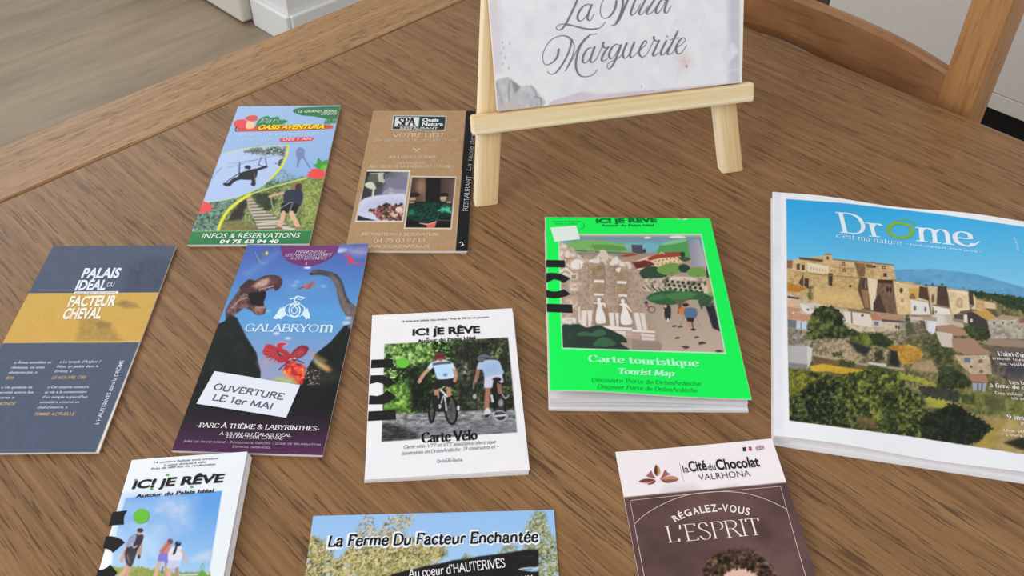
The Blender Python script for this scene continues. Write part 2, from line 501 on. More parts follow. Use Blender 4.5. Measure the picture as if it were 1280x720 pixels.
        n1 = nt + len(bot); m = len(loop)
        ar = np.arange(m); nx = (ar + 1) % m
        qs = np.stack([n1 + ar, n1 + nx, n1 + m + nx, n1 + m + ar], -1)
        verts = [top, bot, r1, r2]; quads = [q, qb, qs]
        mi = [np.zeros(len(q), int), np.ones(len(qb) + len(qs), int)]
        mats = [mat, PAPER]; slot = {}
        off = sum(len(v) for v in verts); tris = []; tmi = []
        for V, F, rgb in self.extra:
            V = V - np.array([self.cu, self.cv, 0])
            verts.append(V); F = np.asarray(F, int)
            if rgb not in slot: slot[rgb] = len(mats); mats.append(ink(rgb))
            # face upwards
            a, b, c = V[F[:, 0]], V[F[:, 1]], V[F[:, 2]]
            fl = ((b[:, 0] - a[:, 0]) * (c[:, 1] - a[:, 1]) - (b[:, 1] - a[:, 1]) * (c[:, 0] - a[:, 0])) < 0
            F[fl] = F[fl][:, ::-1]
            tris.append(F + off); tmi.append(np.full(len(F), slot[rgb])); off += len(V)
        verts = np.concatenate(verts) * U
        quads = np.concatenate(quads)
        tris = np.concatenate(tris) if tris else np.zeros((0, 3), int)
        me = bpy.data.meshes.new(name)
        me.vertices.add(len(verts)); me.vertices.foreach_set('co', verts.astype(np.float32).ravel())
        nl = quads.size + tris.size
        me.loops.add(nl); me.loops.foreach_set('vertex_index', np.concatenate([quads.ravel(), tris.ravel()]).astype(np.int32))
        npoly = len(quads) + len(tris)
        me.polygons.add(npoly)
        st = np.concatenate([np.arange(len(quads)) * 4, quads.size + np.arange(len(tris)) * 3]).astype(np.int32)
        me.polygons.foreach_set('loop_start', st)
        me.polygons.foreach_set('material_index', np.concatenate(mi + tmi).astype(np.int32))
        me.update(calc_edges=True)
        at = me.color_attributes.new('print', 'BYTE_COLOR', 'POINT')
        rgba = np.ones((len(verts), 4), np.float32)
        rgba[:nt, :3] = np.clip(self.C.reshape(-1, 3), 0, 255) / 255.0
        at.data.foreach_set('color_srgb', rgba.ravel())
        return link_mesh(name, me, mats, parent)

def ribbon(P, w, thick=None):
    P = np.asarray(P, float)
    keep = np.concatenate([[True], np.linalg.norm(np.diff(P, axis=0), axis=1) > 1e-7]); P = P[keep]
    T = np.gradient(P, axis=0); T /= np.linalg.norm(T, axis=1)[:, None] + 1e-12
    N = np.stack([-T[:, 1], T[:, 0]], -1)
    ww = np.full(len(P), w)
    if thick is not None:
        ww = w + (thick - w) * np.clip(-T[:, 1], 0, 1) ** 1.4
        ww = np.convolve(np.pad(ww, 3, 'edge'), np.ones(7) / 7, 'valid')
    A = P + N * ww[:, None] / 2; B = P - N * ww[:, None] / 2
    V = np.vstack([A, B]); n = len(P); F = []
    for i in range(n - 1):
        F += [(i, i + 1, n + i), (i + 1, n + i + 1, n + i)]
    for end, s in ((0, -1), (n - 1, 1)):        # round ends
        b = len(V); ts = np.linspace(0, math.pi, 7)
        arc = P[end] + ww[end] / 2 * (np.cos(ts)[:, None] * N[end] + s * np.sin(ts)[:, None] * T[end])
        V = np.vstack([V, arc, P[end:end + 1]])
        F += [(b + j, b + j + 1, b + 7) for j in range(6)]
    return V, F

_sans = {}
def sans_mesh(s, bold=0.0):
    k = (s, bold)
    if k not in _sans:
        c = bpy.data.curves.new('lettering', 'FONT'); c.body = s; c.offset = bold; c.resolution_u = 3
        o = bpy.data.objects.new('lettering', c); COL.objects.link(o)
        dg = bpy.context.evaluated_depsgraph_get()
        me = bpy.data.meshes.new_from_object(o.evaluated_get(dg))
        me.calc_loop_triangles()
        V = np.zeros(len(me.vertices) * 3); me.vertices.foreach_get('co', V); V = V.reshape(-1, 3)[:, :2]
        F = np.zeros(len(me.loop_triangles) * 3, np.int32); me.loop_triangles.foreach_get('vertices', F); F = F.reshape(-1, 3)
        bpy.data.objects.remove(o); bpy.data.meshes.remove(me); bpy.data.curves.remove(c)
        V = V - np.array([V[:, 0].min(), 0])
        _sans[k] = (V, F, V[:, 0].max(), 0.683)
    V, F, W, H = _sans[k]
    return V.copy(), F.copy(), W, H

# broad-pen letters: skeleton strokes; 'c' marks a curved stroke, 'o' a closed curved one
PEN = {
'A': (78, "0,0 39,100|39,100 78,0|13,35 65,35"), 'B': (68, "12,0 12,100|c 12,100 42,100 58,88 58,66 42,54 12,54|c 12,54 46,54 64,40 64,14 46,0 12,0"),
'C': (78, "c 72,76 60,96 42,101 20,92 7,64 7,38 18,10 42,-1 62,4 74,22"), 'D': (80, "12,0 12,100|c 12,100 40,100 64,88 75,62 75,38 64,12 40,0 12,0"),
'E': (64, "12,0 12,100|12,100 59,100 59,88|12,53 48,53|12,0 61,0 61,14"), 'F': (60, "12,0 12,100|12,100 57,100 57,88|12,53 46,53"),
'G': (84, "c 74,78 60,97 42,101 20,92 7,64 7,38 18,10 42,-1 62,4 74,14|74,8 74,44|56,44 84,44"), 'H': (82, "12,0 12,100|70,0 70,100|12,53 70,53"),
'I': (26, "13,0 13,100"), 'J': (40, "28,100 28,20|c 28,20 24,0 10,-8 0,-2"), 'K': (74, "12,0 12,100|66,100 12,42|30,58 72,0"),
'L': (60, "12,100 12,0|12,0 57,0 57,16"), 'M': (98, "10,0 14,100|14,100 49,10|49,10 84,100|84,100 88,0"), 'N': (84, "12,0 12,100|12,100 72,0|72,0 72,100"),
'O': (86, "o 43,101 67,90 79,62 79,38 67,10 43,-1 19,10 7,38 7,62 19,90"), 'P': (64, "12,0 12,100|c 12,100 44,100 60,88 60,64 44,50 12,50"),
'Q': (86, "o 43,101 67,90 79,62 79,38 67,10 43,-1 19,10 7,38 7,62 19,90|50,20 84,-16"), 'R': (74, "12,0 12,100|c 12,100 44,100 60,88 60,66 44,52 12,52|38,52 72,0"),
'S': (62, "c 54,80 44,99 27,101 12,90 11,72 27,57 44,46 56,30 50,8 32,-1 16,3 6,22"), 'T': (72, "36,0 36,100|4,84 4,100 68,100 68,84"),
'U': (80, "12,100 12,34|c 12,34 16,8 40,-1 64,8 68,34|68,34 68,100"), 'V': (78, "2,100 39,0|39,0 76,100"), 'W': (112, "2,100 30,0|30,0 56,96|56,96 82,0|82,0 110,100"),
'X': (76, "4,100 72,0|70,100 6,0"), 'Y': (74, "2,100 37,48|72,100 37,48|37,0 37,48"), 'Z': (68, "6,86 6,100 62,100|62,100 6,0|6,0 64,0 64,14"),
'a': (57, "c 9,52 18,66 32,66 43,58 44,44|44,46 44,10|c 44,12 46,0 54,3|c 44,38 24,36 9,24 9,8 20,-1 34,3 44,14"),
'b': (62, "12,0 12,100|c 12,48 24,66 40,66 54,52 56,33 50,10 36,-1 22,1 12,12"), 'c': (52, "c 47,50 38,66 28,66 12,54 7,33 12,10 28,-1 40,2 49,15"),
'd': (62, "50,0 50,100|c 50,52 38,66 24,66 10,54 6,33 10,10 24,-1 38,2 50,14"), 'e': (56, "8,36 49,36|c 49,36 47,58 30,67 12,56 7,33 12,10 30,-1 42,2 51,15"),
'f': (36, "16,0 16,78|c 16,76 18,96 30,101 38,93|2,64 34,64"), 'g': (62, "c 50,52 38,66 24,66 10,54 6,33 10,12 24,2 38,4 50,16|50,65 50,-6|c 50,-6 44,-28 26,-31 8,-22"),
'h': (64, "12,0 12,100|c 12,46 24,64 40,66 50,56 52,40|52,0 52,42"), 'i': (26, "13,0 13,65|o 13,94 17,88 13,82 9,88"), 'j': (26, "13,65 13,-10|c 13,-10 10,-26 0,-28|o 13,94 17,88 13,82 9,88"),
'k': (60, "12,0 12,100|50,65 12,26|26,38 56,0"), 'l': (26, "13,0 13,100"), 'm': (96, "12,0 12,65|c 12,46 22,64 36,66 46,56 48,40|48,0 48,42|c 48,46 59,64 73,66 82,56 84,40|84,0 84,42"),
'n': (64, "12,0 12,65|c 12,46 24,64 40,66 50,56 52,40|52,0 52,42"), 'o': (60, "o 30,67 46,57 54,33 46,9 30,-1 14,9 6,33 14,57"),
'p': (62, "12,-30 12,65|c 12,48 24,66 40,66 54,52 56,33 50,10 36,-1 22,1 12,12"), 'q': (62, "50,-30 50,65|c 50,52 38,66 24,66 10,54 6,33 10,10 24,-1 38,2 50,14"),
'r': (44, "12,0 12,65|c 12,42 22,62 32,66 41,58"), 's': (48, "c 41,50 32,65 20,66 9,58 10,46 24,36 38,27 43,15 34,1 20,-1 6,14"),
't': (40, "16,16 16,90|c 16,18 20,0 30,-1 38,9|2,64 35,64"), 'u': (64, "12,65 12,22|c 12,24 16,2 28,-1 42,6 52,22|52,0 52,65"),
'v': (56, "2,65 28,0|28,0 54,65"), 'w': (84, "2,65 22,0|22,0 42,62|42,62 62,0|62,0 82,65"), 'x': (56, "4,65 52,0|50,65 5,0"), 'y': (58, "2,65 30,4|56,65 27,-14|c 27,-14 18,-30 6,-27"),
'z': (52, "6,54 6,65 46,65|46,65 6,0|6,0 48,0 48,12"),
'0': (62, "o 31,101 48,88 55,50 48,12 31,-1 14,12 7,50 14,88"), '1': (44, "24,0 24,100|24,100 8,84"), '2': (60, "c 8,76 16,96 32,101 50,90 51,70 36,42 6,0|6,0 55,0"),
'3': (58, "c 8,84 18,100 32,100 47,88 46,66 28,53|c 28,53 48,50 54,30 46,6 26,-1 6,14"), '4': (62, "46,0 46,100|46,100 4,28|4,28 58,28"), '5': (58, "50,100 14,100|14,100 12,56|c 12,56 30,64 48,52 52,28 42,4 22,-1 6,12"),
'6': (60, "c 48,96 26,84 10,52 8,28 18,4 34,-1 50,12 52,34 42,54 26,56 12,40"), '7': (58, "6,100 54,100|54,100 20,0"), '8': (60, "o 30,101 47,92 47,66 30,54 13,66 13,92|o 30,54 52,42 52,12 30,-1 8,12 8,42"), '9': (60, "c 12,4 34,16 50,48 52,72 42,96 26,101 10,88 8,66 18,46 34,44 48,60"),
'-': (40, "4,38 36,38"), '.': (22, "o 11,8 15,3 11,-2 7,3"), ',': (22, "11,4 6,-16"), "'": (20, "11,100 8,74"), '!': (28, "14,30 14,100|o 14,8 18,3 14,-2 10,3"), ':': (22, "o 11,8 15,3 11,-2 7,3|o 11,58 15,53 11,48 7,53"),
'&': (84, "c 78,44 64,12 38,-1 12,8 8,30 26,50 48,70 46,94 30,100 18,88 24,66 50,28 80,0"), '*': (40, "o 20,58 32,46 20,34 8,46"), '?': (50, "c 8,80 18,99 32,100 44,86 40,66 26,48 25,28|o 25,8 29,3 25,-2 21,3"),
}
_ACC = {'é': ('e', "26,78 40,96"), 'è': ('e', "34,78 20,96"), 'ê': ('e', "18,78 30,94 42,78"), 'ô': ('o', "18,78 30,94 42,78"), 'ö': ('o', "o 20,90 24,85 20,80 16,85|o 40,90 44,85 40,80 36,85"), 'à': ('a', "34,78 18,96"), 'É': ('E', "30,108 46,126"), 'È': ('E', "44,108 26,126"), 'Ê': ('E', "22,108 36,124 50,108"), 'À': ('A', "46,108 28,126"), 'Ô': ('O', "28,110 43,126 58,110")}
for _k, (_b, _x) in _ACC.items(): PEN[_k] = (PEN[_b][0], PEN[_b][1] + '|' + _x)

def pen_mesh(s, H=1.0, L=1.0, a=5.0, b=1.6, serif=9.0, slant=0.0, tilt=0.18, gap=6.0, caps=None):
    """a, b: half thickness of uprights and hairlines in hundredths of the capital height; caps: size of small capitals"""
    strokes = []; x0 = 0.0
    for ch in s:
        if ch == ' ': x0 += 34; continue
        k = 1.0
        if caps and ch.lower() == ch and ch.upper() in PEN: ch = ch.upper(); k = caps
        if ch not in PEN: x0 += 30; continue
        adv, body = PEN[ch]
        for st in body.split('|'):
            cur = st[0] if st[0] in 'co' else ''
            P = np.array([[float(v) for v in q.split(',')] for q in st[1:].split()] if cur else [[float(v) for v in q.split(',')] for q in st.split()])
            strokes.append((P * k + [x0, 0], cur, k))
        x0 += adv * k + gap
    W = max(p[:, 0].max() for p, _, _ in strokes)
    sx = (L / W) / (H / 100.0)          # horizontal stretch used when fitted: keep pen weight true
    ax = a / max(sx, 0.2); by = b
    V, F = [], []
    ct, stl = math.cos(tilt), math.sin(tilt)
    def nib(n):
        x, y = n[0] * ct + n[1] * stl, -n[0] * stl + n[1] * ct
        h = math.sqrt((ax * x) ** 2 + (by * y) ** 2) + 1e-9
        ox, oy = ax * ax * x / h, by * by * y / h
        return np.array([ox * ct - oy * stl, ox * stl + oy * ct])
    def seg(A, B):
        d = B - A; l = math.hypot(*d)
        if l < 1e-6: return
        o = nib(np.array([-d[1], d[0]]) / l); i = len(V)
        V.extend([A + o, B + o, B - o, A - o]); F.extend([(i, i + 1, i + 2), (i, i + 2, i + 3)])
    def dot(A):
        i = len(V); m = 10
        for j in range(m):
            t = 2 * math.pi * j / m; x, y = ax * math.cos(t), by * math.sin(t)
            V.append(A + np.array([x * ct - y * stl, x * stl + y * ct]))
        F.extend([(i, i + j, i + j + 1) for j in range(1, m - 1)])
    for P, cur, k in strokes:
        if cur: 
            Q = spline(P, cur == 'o', 5)
            if cur == 'o':
                if np.ptp(P[:, 0]) < 12 * k and np.ptp(P[:, 1]) < 14 * k:      # a dot
                    c = P.mean(0); r = max(ax, 5); i = len(V)
                    for j in range(10):
                        t = 2 * math.pi * j / 10; V.append(c + np.array([r * math.cos(t), max(a, 5) * math.sin(t)]))
                    F.extend([(i, i + j, i + j + 1) for j in range(1, 9)]); continue
                Q = np.vstack([Q, Q[:1]])
        else: Q = P
        for A, B in zip(Q, Q[1:]): seg(A, B)
        for A in (Q[1:-1] if cur else Q): dot(A) if (cur == '' and len(Q) > 2) or cur else None
        if not cur and serif and len(P) == 2:
            d = P[1] - P[0]
            if abs(d[1]) > 1.2 * abs(d[0]) and abs(d[1]) > 40 * k:
                for E in P:
                    yk = (E[1]) / k
                    if any(abs(yk - t) < 1 for t in (0, 65, 100, -30)):
                        seg(E - [serif * k + ax, 0], E + [serif * k + ax, 0])
    V = np.array(V); V[:, 0] += slant * V[:, 1]
    V[:, 0] -= V[:, 0].min()
    return V, np.array(F, int), V[:, 0].max(), 100.0

def leaflet(name, label, cat, sh, group=None):
    """the Empty at a sheet's base that parents its parts"""
    p = sh.base * U
    o = empty(name, (p[0], p[1], p[2] + TABLE))
    o.rotation_euler = Matrix(sh.R.tolist()).to_euler()
    tag(o, label, cat, group)
    return o

def slab(name, sh, z0, z1, mat, parent, inset=(0.01, 0.01, 0.01, 0.01), rot=0.0):
    """folded inner leaves under a cover: z0, z1 may follow the cover's surface (functions of u, v)"""
    n, m = 14, 24
    l, r, t, b = inset
    bm = bmesh.new()
    f0 = z0 if callable(z0) else (lambda u, v: z0); f1 = z1 if callable(z1) else (lambda u, v: z1)
    T, B = [], []
    for j in range(m + 1):
        v = -t - (sh.h - t - b) * j / m; T.append([]); B.append([])
        for i in range(n + 1):
            u = l + (sh.w - l - r) * i / n
            x, y = u - sh.cu, v - sh.cv
            x, y = x * math.cos(rot) - y * math.sin(rot), x * math.sin(rot) + y * math.cos(rot)
            T[-1].append(bm.verts.new((x * U, y * U, float(f1(u, v)) * U))); B[-1].append(bm.verts.new((x * U, y * U, float(f0(u, v)) * U)))
    for j in range(m):
        for i in range(n):
            bm.faces.new((T[j + 1][i], T[j + 1][i + 1], T[j][i + 1], T[j][i])); bm.faces.new((B[j][i], B[j][i + 1], B[j + 1][i + 1], B[j + 1][i]))
    for j in range(m):
        bm.faces.new((T[j][0], B[j][0], B[j + 1][0], T[j + 1][0])); bm.faces.new((T[j + 1][n], B[j + 1][n], B[j][n], T[j][n]))
    for i in range(n):
        bm.faces.new((T[0][i + 1], B[0][i + 1], B[0][i], T[0][i])); bm.faces.new((T[m][i], B[m][i], B[m][i + 1], T[m][i + 1]))
    return obj(name, bm, mat, parent)
# ------------------------------------------------------------------ easel and its sign
PINE = wood('pale_pine', [(0.40, (216, 182, 130)), (0.5, (238, 213, 168)), (0.60, (249, 233, 200))], along=4, across=90, bands=45, pores=0.15, pore_col=(196, 150, 96), rough=0.5, axis='Z', poresc=(14, 200), bump=0.0, band_amt=0.8)
PINEX = wood('pale_pine_bar', [(0.40, (216, 182, 130)), (0.5, (238, 213, 168)), (0.60, (249, 233, 200))], along=4, across=90, bands=60, pores=0.15, pore_col=(196, 150, 96), rough=0.5, axis='X', poresc=(14, 200), bump=0.0, band_amt=0.8, seed=3.0)
EX, EY, EPSI, ETH = 0.885, 6.794, 0.224, 0.351
_e = np.array([math.cos(EPSI), math.sin(EPSI), 0]); _nb = np.array([-math.sin(EPSI), math.cos(EPSI), 0])
_U = math.sin(ETH) * _nb + np.array([0, 0, math.cos(ETH)]); _N = -math.cos(ETH) * _nb + np.array([0, 0, math.sin(ETH)])
_EO = np.array([EX, EY, 0.0])
easel = empty('tabletop_easel', (EX * U, EY * U, TABLE + 0.0003), (0, 0, EPSI))
tag(easel, 'small pale pine tabletop easel holding the lettered sign', 'easel')
_tilt = Matrix.Rotation(-ETH, 4, 'X')         # leans back from the table

def stick(name, p0, p1, w, t, mat, parent, axis='Z', foot=False):
    """square timber between two points of the easel's own frame (metres), its grain along its length"""
    p0, p1 = Vector(p0), Vector(p1); d = p1 - p0; L = d.length
    bm = bmesh.new()
    if axis == 'Z':
        add_box(bm, (-w / 2, -t / 2, 0), (w / 2, t / 2, L), 0.0018)
        z = d.normalized(); x = Vector((1, 0, 0)); x = (x - z * x.dot(z)).normalized(); y = z.cross(x)
        M = Matrix((x, y, z)).transposed().to_4x4(); M.translation = p0
        for v in bm.verts: v.co = v.co
    else:
        add_box(bm, (0, -t / 2, -w / 2), (L, t / 2, w / 2), 0.0022)
        x = d.normalized(); y = Vector((0, math.cos(ETH), -math.sin(ETH))); z = x.cross(y); M = Matrix((x, y, z)).transposed().to_4x4(); M.translation = p0
    if foot:
        Mi = M.inverted()
        for v in bm.verts:                     # cut the feet level with the table
            w_ = M @ v.co
            if v.co.z < L * 0.3:
                k = w_.z / (M.to_3x3() @ Vector((0, 0, 1))).z
                v.co.z -= k
    o = obj(name, bm, mat, parent)
    o.matrix_local = M
    return o
def ef(a, s, n):                # easel frame: along, up the slope, out of the slope
    return ((a) * U, (math.sin(ETH) * s - math.cos(ETH) * n) * U, (math.cos(ETH) * s + math.sin(ETH) * n) * U)
LT = 0.11
for sg in (-1, 1):
    stick('front_leg', ef(sg * 1.135, 0.0, -LT / 2), ef(sg * (1.135 - 0.126 * 2.55), 2.55, -LT / 2), 0.0205, LT * U, PINE, easel, 'Z', True)
stick('ledge_bar', ef(0.031 - 1.248, 0.726, 0.0495), ef(0.031 + 1.248, 0.726, 0.0495), 0.0166, 0.0099, PINEX, easel, 'X')
stick('top_bar', ef(-0.93, 2.42, 0.05), ef(0.93, 2.42, 0.05), 0.0166, 0.0099, PINEX, easel, 'X')
_h = Vector(ef(0, 2.3, -LT - 0.07))
stick('rear_leg', (0, _h.y + 0.088, 0), tuple(_h), 0.0205, 0.011, PINE, easel, 'Z', True)
box_obj('hinge_block', (-0.085, _h.y - 0.004, _h.z - 0.010), (0.085, _h.y + 0.006, _h.z + 0.004), PINEX, easel, 0.001)

sgn = Sheet(None, 0, 2.149, 1.50, lambda u, v: 0 * u, frame=(np.stack([_e, _U, _N], 1), _EO - 0.988 * _e + 2.327 * _U + 0.092 * _N))
sgn.lift = 0.002
S = lambda: sgn.crop(600, 0, 0.265625)
S(); sgn.leafy([(-300, -900), (1500, -900), (1500, 800), (-300, 800)], [(232, 232, 242), (241, 241, 249), (248, 247, 252)], 60, 2)
sgn.leafy([(10, -300), (75, -300), (110, 350), (40, 350)], [(232, 214, 222), (226, 222, 232)], 40, 5, a=0.8, soft=5)
sgn.leafy([(1165, -300), (1228, -300), (1226, 395), (1170, 395)], [(203, 204, 216), (214, 214, 226)], 30, 6, soft=4)
sgn.leafy([(1130, 260), (1190, 200), (1220, 240), (1160, 305)], [(226, 226, 234), (240, 240, 246)], 14, 8, soft=2)
sgn.line([(1125, 375), (1150, 340), (1220, 325)], 5, (238, 238, 244), smooth=True, soft=1)
sgn.leafy([(290, 520), (340, 475), (480, 430), (600, 440), (850, 420), (1225, 385), (1225, 420), (290, 560)], [(214, 198, 212), (226, 214, 226)], 50, 3, soft=1.0, a=0.9)
sgn.leafy([(480, 420), (640, 385), (760, 400), (560, 445)], [(236, 234, 242), (244, 243, 248)], 25, 4, soft=4, cover=0.6)
for k, (x, y) in enumerate([(105, 200), (112, 225), (98, 250), (118, 270), (108, 300), (135, 320), (140, 205), (760, 408), (815, 428)]):
    sgn.ell(x, y, 4, 6, (182, 184, 194), soft=0.6, a=0.8)
for q in [[(755, 300), (800, 210)], [(830, 300), (930, 90)], [(1035, 150), (1060, 60)], [(925, 380), (940, 320)]]: sgn.line(q, 2, (206, 207, 218), a=0.7)
sgn.leafy([(925, 270), (965, 255), (995, 290), (975, 325), (935, 320)], [(230, 224, 230), (224, 200, 198), (212, 166, 156)], 14, 7, soft=8, a=0.7)
sgn.ell(972, 312, 5, 6, (150, 112, 108), soft=0.8, a=0.7)
sgn.sp([(55, 385), (105, 345), (150, 350), (190, 385), (240, 382), (295, 435), (305, 505), (60, 545)], (243, 243, 247), 1.2)
sgn.leafy([(66, 400), (110, 366), (145, 368), (185, 405), (238, 402), (282, 446), (292, 500), (60, 540)], [(188, 188, 196), (205, 205, 212), (224, 222, 228)], 16, 9, soft=1.0, smooth=True, stretch=2.0)
sgn.poly([(146, 378), (172, 392), (190, 410), (165, 440)], (150, 152, 158), 1.4)
sgn.line([(140, 380), (136, 430), (138, 480)], 7, (164, 165, 172), smooth=True, soft=1)
sgn.line([(78, 405), (95, 440), (105, 490)], 6, (168, 168, 176), smooth=True, soft=1)
sgn.line([(240, 405), (258, 425), (266, 450)], 6, (160, 162, 170), smooth=True, soft=1)
sgn.line([(258, 455), (285, 465), (288, 495)], 6, (142, 142, 150), smooth=True, soft=1)
sgn.leafy([(100, 485), (180, 470), (200, 505), (110, 520)], [(214, 200, 198), (206, 182, 172)], 12, 5, soft=2, a=0.7)
sgn.poly([(1224, -400), (1260, -400), (1260, 420), (1224, 420)], (246, 244, 238), 0.4)
sgn.crop(680, 0, 0.171875)
GR = (128, 131, 142)
def pen(*ps, thick=16, w=5.2): sgn.stroke(ps, w, GR, thick=thick)
pen((262, -50), (215, 60), (165, 160), (132, 208), (102, 217), (89, 200), (112, 178), (170, 176), (250, 196), (330, 213), (402, 204), (446, 160))
sgn.stroke([(150, 176), (200, 184), (270, 202), (335, 212), (385, 208)], 10, GR)
pen((348, 42), (320, 30), (280, 50), (248, 100), (246, 142), (272, 150), (312, 108), (345, 40)); pen((346, 36), (322, 100), (316, 138), (338, 146), (364, 100))
pen((526, 8), (516, 60), (484, 112), (442, 134), (414, 112), (410, 60), (430, 0), (472, -55), (520, -70))
pen((545, -70), (570, -10), (572, 40), (552, 110), (524, 166)); pen((634, -60), (592, 40), (552, 130), (520, 176), (490, 183))
pen((670, -20), (640, 60), (630, 96), (642, 110), (672, 84), (700, 30)); pen((768, -60), (720, 30), (692, 85), (698, 106), (724, 92), (760, 40))
pen((838, -60), (778, 35), (748, 85), (754, 104), (784, 90), (815, 50)); pen((884, 2), (856, -2), (826, 40), (812, 82), (826, 96), (856, 62), (886, 5)); pen((904, -14), (882, 50), (876, 84), (894, 93), (922, 45))
pen((106, 360), (96, 412), (62, 452), (16, 472), (-8, 440), (-4, 380), (40, 300), (110, 262), (170, 266), (204, 300)); pen((202, 290), (182, 370), (142, 452), (92, 522), (50, 540), (26, 520), thick=14)
pen((204, 296), (218, 330), (208, 400), (156, 515), thick=7); pen((156, 515), (206, 430), (262, 322), (322, 260), (382, 245))
pen((330, 256), (266, 330), (236, 420), (232, 490), (256, 544), (302, 558), (352, 544), (387, 508), thick=15)
pen((352, 348), (318, 354), (284, 408), (284, 452), (312, 450), (350, 392), (366, 346)); pen((368, 342), (346, 400), (336, 440), (352, 454), (382, 426))
pen((382, 426), (420, 345), (436, 308), (426, 320), (436, 346), (468, 344)); pen((468, 342), (438, 382), (418, 428), (428, 445), (458, 428))
pen((556, 334), (526, 322), (492, 348), (472, 398), (482, 426), (508, 412), (548, 340)); pen((560, 328), (532, 400), (506, 462), (476, 498), (458, 486), (472, 456), (532, 428), (572, 392))
pen((602, 314), (574, 384), (582, 422), (612, 404), (652, 325)); pen((656, 308), (628, 378), (628, 414), (652, 408), (690, 368))
pen((690, 372), (730, 334), (748, 306), (732, 297), (704, 338), (690, 386), (712, 414), (746, 394), (780, 330))
pen((780, 332), (800, 284), (796, 264), (804, 292), (838, 300)); pen((836, 296), (806, 358), (790, 394), (802, 406), (832, 384))
pen((888, 298), (852, 368), (852, 398), (876, 390), (908, 340)); sgn.crop(680, 0, 0.171875).shape([(886, 262), (893, 257), (900, 263), (894, 270)], GR, True)
pen((972, 228), (932, 310), (898, 380), (908, 396), (936, 380), (962, 332)); pen((914, 291), (950, 280), (988, 274), thick=5)
pen((958, 348), (1000, 322), (1026, 292), (1012, 275), (982, 298), (960, 346), (966, 386), (996, 386), (1036, 330))
sign = leaflet('sign_panel', 'white sign panel with grey script lettering standing on the pine easel', 'sign', sgn)
sgn.build('printed_face', PRINT_MATT, sign, 0.02)
_bk = bmesh.new(); add_box(_bk, (-2.149 / 2 * U, -0.75 * U, -0.055 * U), (2.149 / 2 * U, 0.75 * U, -0.0205 * U), 0.0004)
obj('backing_board', _bk, plain('backing_board', (240, 236, 226), 0.6, 0.2, 0.02, 60), sign)
# ------------------------------------------------------------------ leaflets on the table
def top_left(cx, cy, rot, w, h):
    c, s = math.cos(rot), math.sin(rot)
    return (cx + c * -w / 2 - s * h / 2, cy + s * -w / 2 + c * h / 2)
WHT = (244, 244, 246); BLK = (28, 27, 30)
SERIF = dict(font='pen')

# ---- adventure park leaflet
r = 0.013
oa = Sheet(top_left(-2.178, 7.031, r, 1.0, 2.1), r, 1.0, 2.1, lambda u, v: 0.026 + 0.006 * u)
A = lambda: oa.crop(220, 120, 0.27778); B = lambda: oa.crop(245, 175, 0.16667); Hd = lambda: oa.crop(285, 130, 0.11328)
oa.fill((152, 186, 232))
B(); oa.grad([(0, -300), (1200, -300), (1100, 400), (-100, 500)], (600, -250), (164, 194, 234), (700, 300), (146, 182, 230))
oa.leafy([(-10, 620), (60, 460), (300, 430), (480, 360), (590, 275), (630, 215), (700, 270), (830, 285), (600, 345), (400, 410), (240, 530), (150, 700), (-20, 700)], [(36, 54, 50), (66, 96, 78), (118, 150, 132), (170, 196, 196)], 12, 1)
oa.leafy([(560, 300), (600, 230), (660, 215), (720, 260), (840, 282), (700, 310)], [(96, 126, 120), (140, 172, 200), (156, 188, 228)], 14, 3, soft=3)
oa.leafy([(150, 700), (190, 610), (240, 530), (320, 460), (400, 410), (600, 345), (830, 285), (970, 280), (880, 700)], [(48, 58, 34), (92, 108, 58), (140, 152, 92), (192, 198, 146)], 12, 5)
oa.leafy([(790, 300), (960, 290), (900, 690), (800, 660), (780, 480)], [(82, 104, 48), (136, 152, 76), (190, 198, 122)], 12, 6, soft=4)
oa.leafy([(240, 610), (270, 540), (340, 460), (385, 445), (360, 560), (320, 612)], [(34, 34, 28), (58, 54, 44)], 16, 7, soft=1.5)
oa.leafy([(420, 400), (560, 400), (600, 470), (540, 540), (460, 480)], [(34, 42, 30), (64, 74, 46)], 16, 8, soft=2)
oa.leafy([(180, 630), (320, 600), (470, 640), (480, 700), (160, 700)], [(104, 100, 62), (146, 138, 88)], 12, 9, soft=2)
oa.poly([(378, 425), (412, 425), (470, 510), (620, 590), (760, 690), (480, 690), (440, 600), (392, 520)], (176, 166, 150), 1)
for k in range(11):
    t = k / 10; y = 440 + t * 230; x0 = 380 + t * 95; x1 = 415 + t * 300
    oa.line([(x0, y), (x1, y - 6)], 5 + 4 * t, (74, 68, 58), a=0.8); oa.line([(x0, y + 8 + 3 * t), (x1, y + 2)], 4 + 4 * t, (214, 206, 192), a=0.8)
oa.line([(560, 420), (575, 500), (600, 560), (640, 520), (700, 480)], 6, (206, 200, 160), smooth=True)
oa.line([(690, 395), (620, 405), (550, 425)], 16, (214, 168, 140), smooth=True)
oa.sp([(715, 350), (735, 318), (775, 318), (800, 345), (780, 380), (730, 372)], (148, 116, 82)); oa.sp([(745, 340), (790, 330), (785, 400), (760, 410)], (66, 48, 40))
oa.sp([(668, 388), (720, 372), (795, 385), (800, 440), (770, 505), (680, 490), (655, 440)], (46, 52, 74))
oa.poly([(640, 470), (775, 480), (752, 552), (630, 545)], (28, 29, 36)); oa.line([(630, 515), (720, 465), (700, 540)], 5, (176, 180, 190), smooth=True)
oa.line([(655, 548), (640, 610), (622, 655)], 34, (222, 174, 146), smooth=True); oa.line([(715, 548), (745, 610), (768, 655)], 36, (226, 180, 152), smooth=True)
oa.ell(618, 662, 26, 12, (120, 104, 84)); oa.ell(768, 662, 30, 12, (150, 130, 100)); oa.line([(460, 630), (640, 612)], 8, (216, 208, 190)); oa.line([(650, 660), (740, 668)], 10, (222, 214, 196))
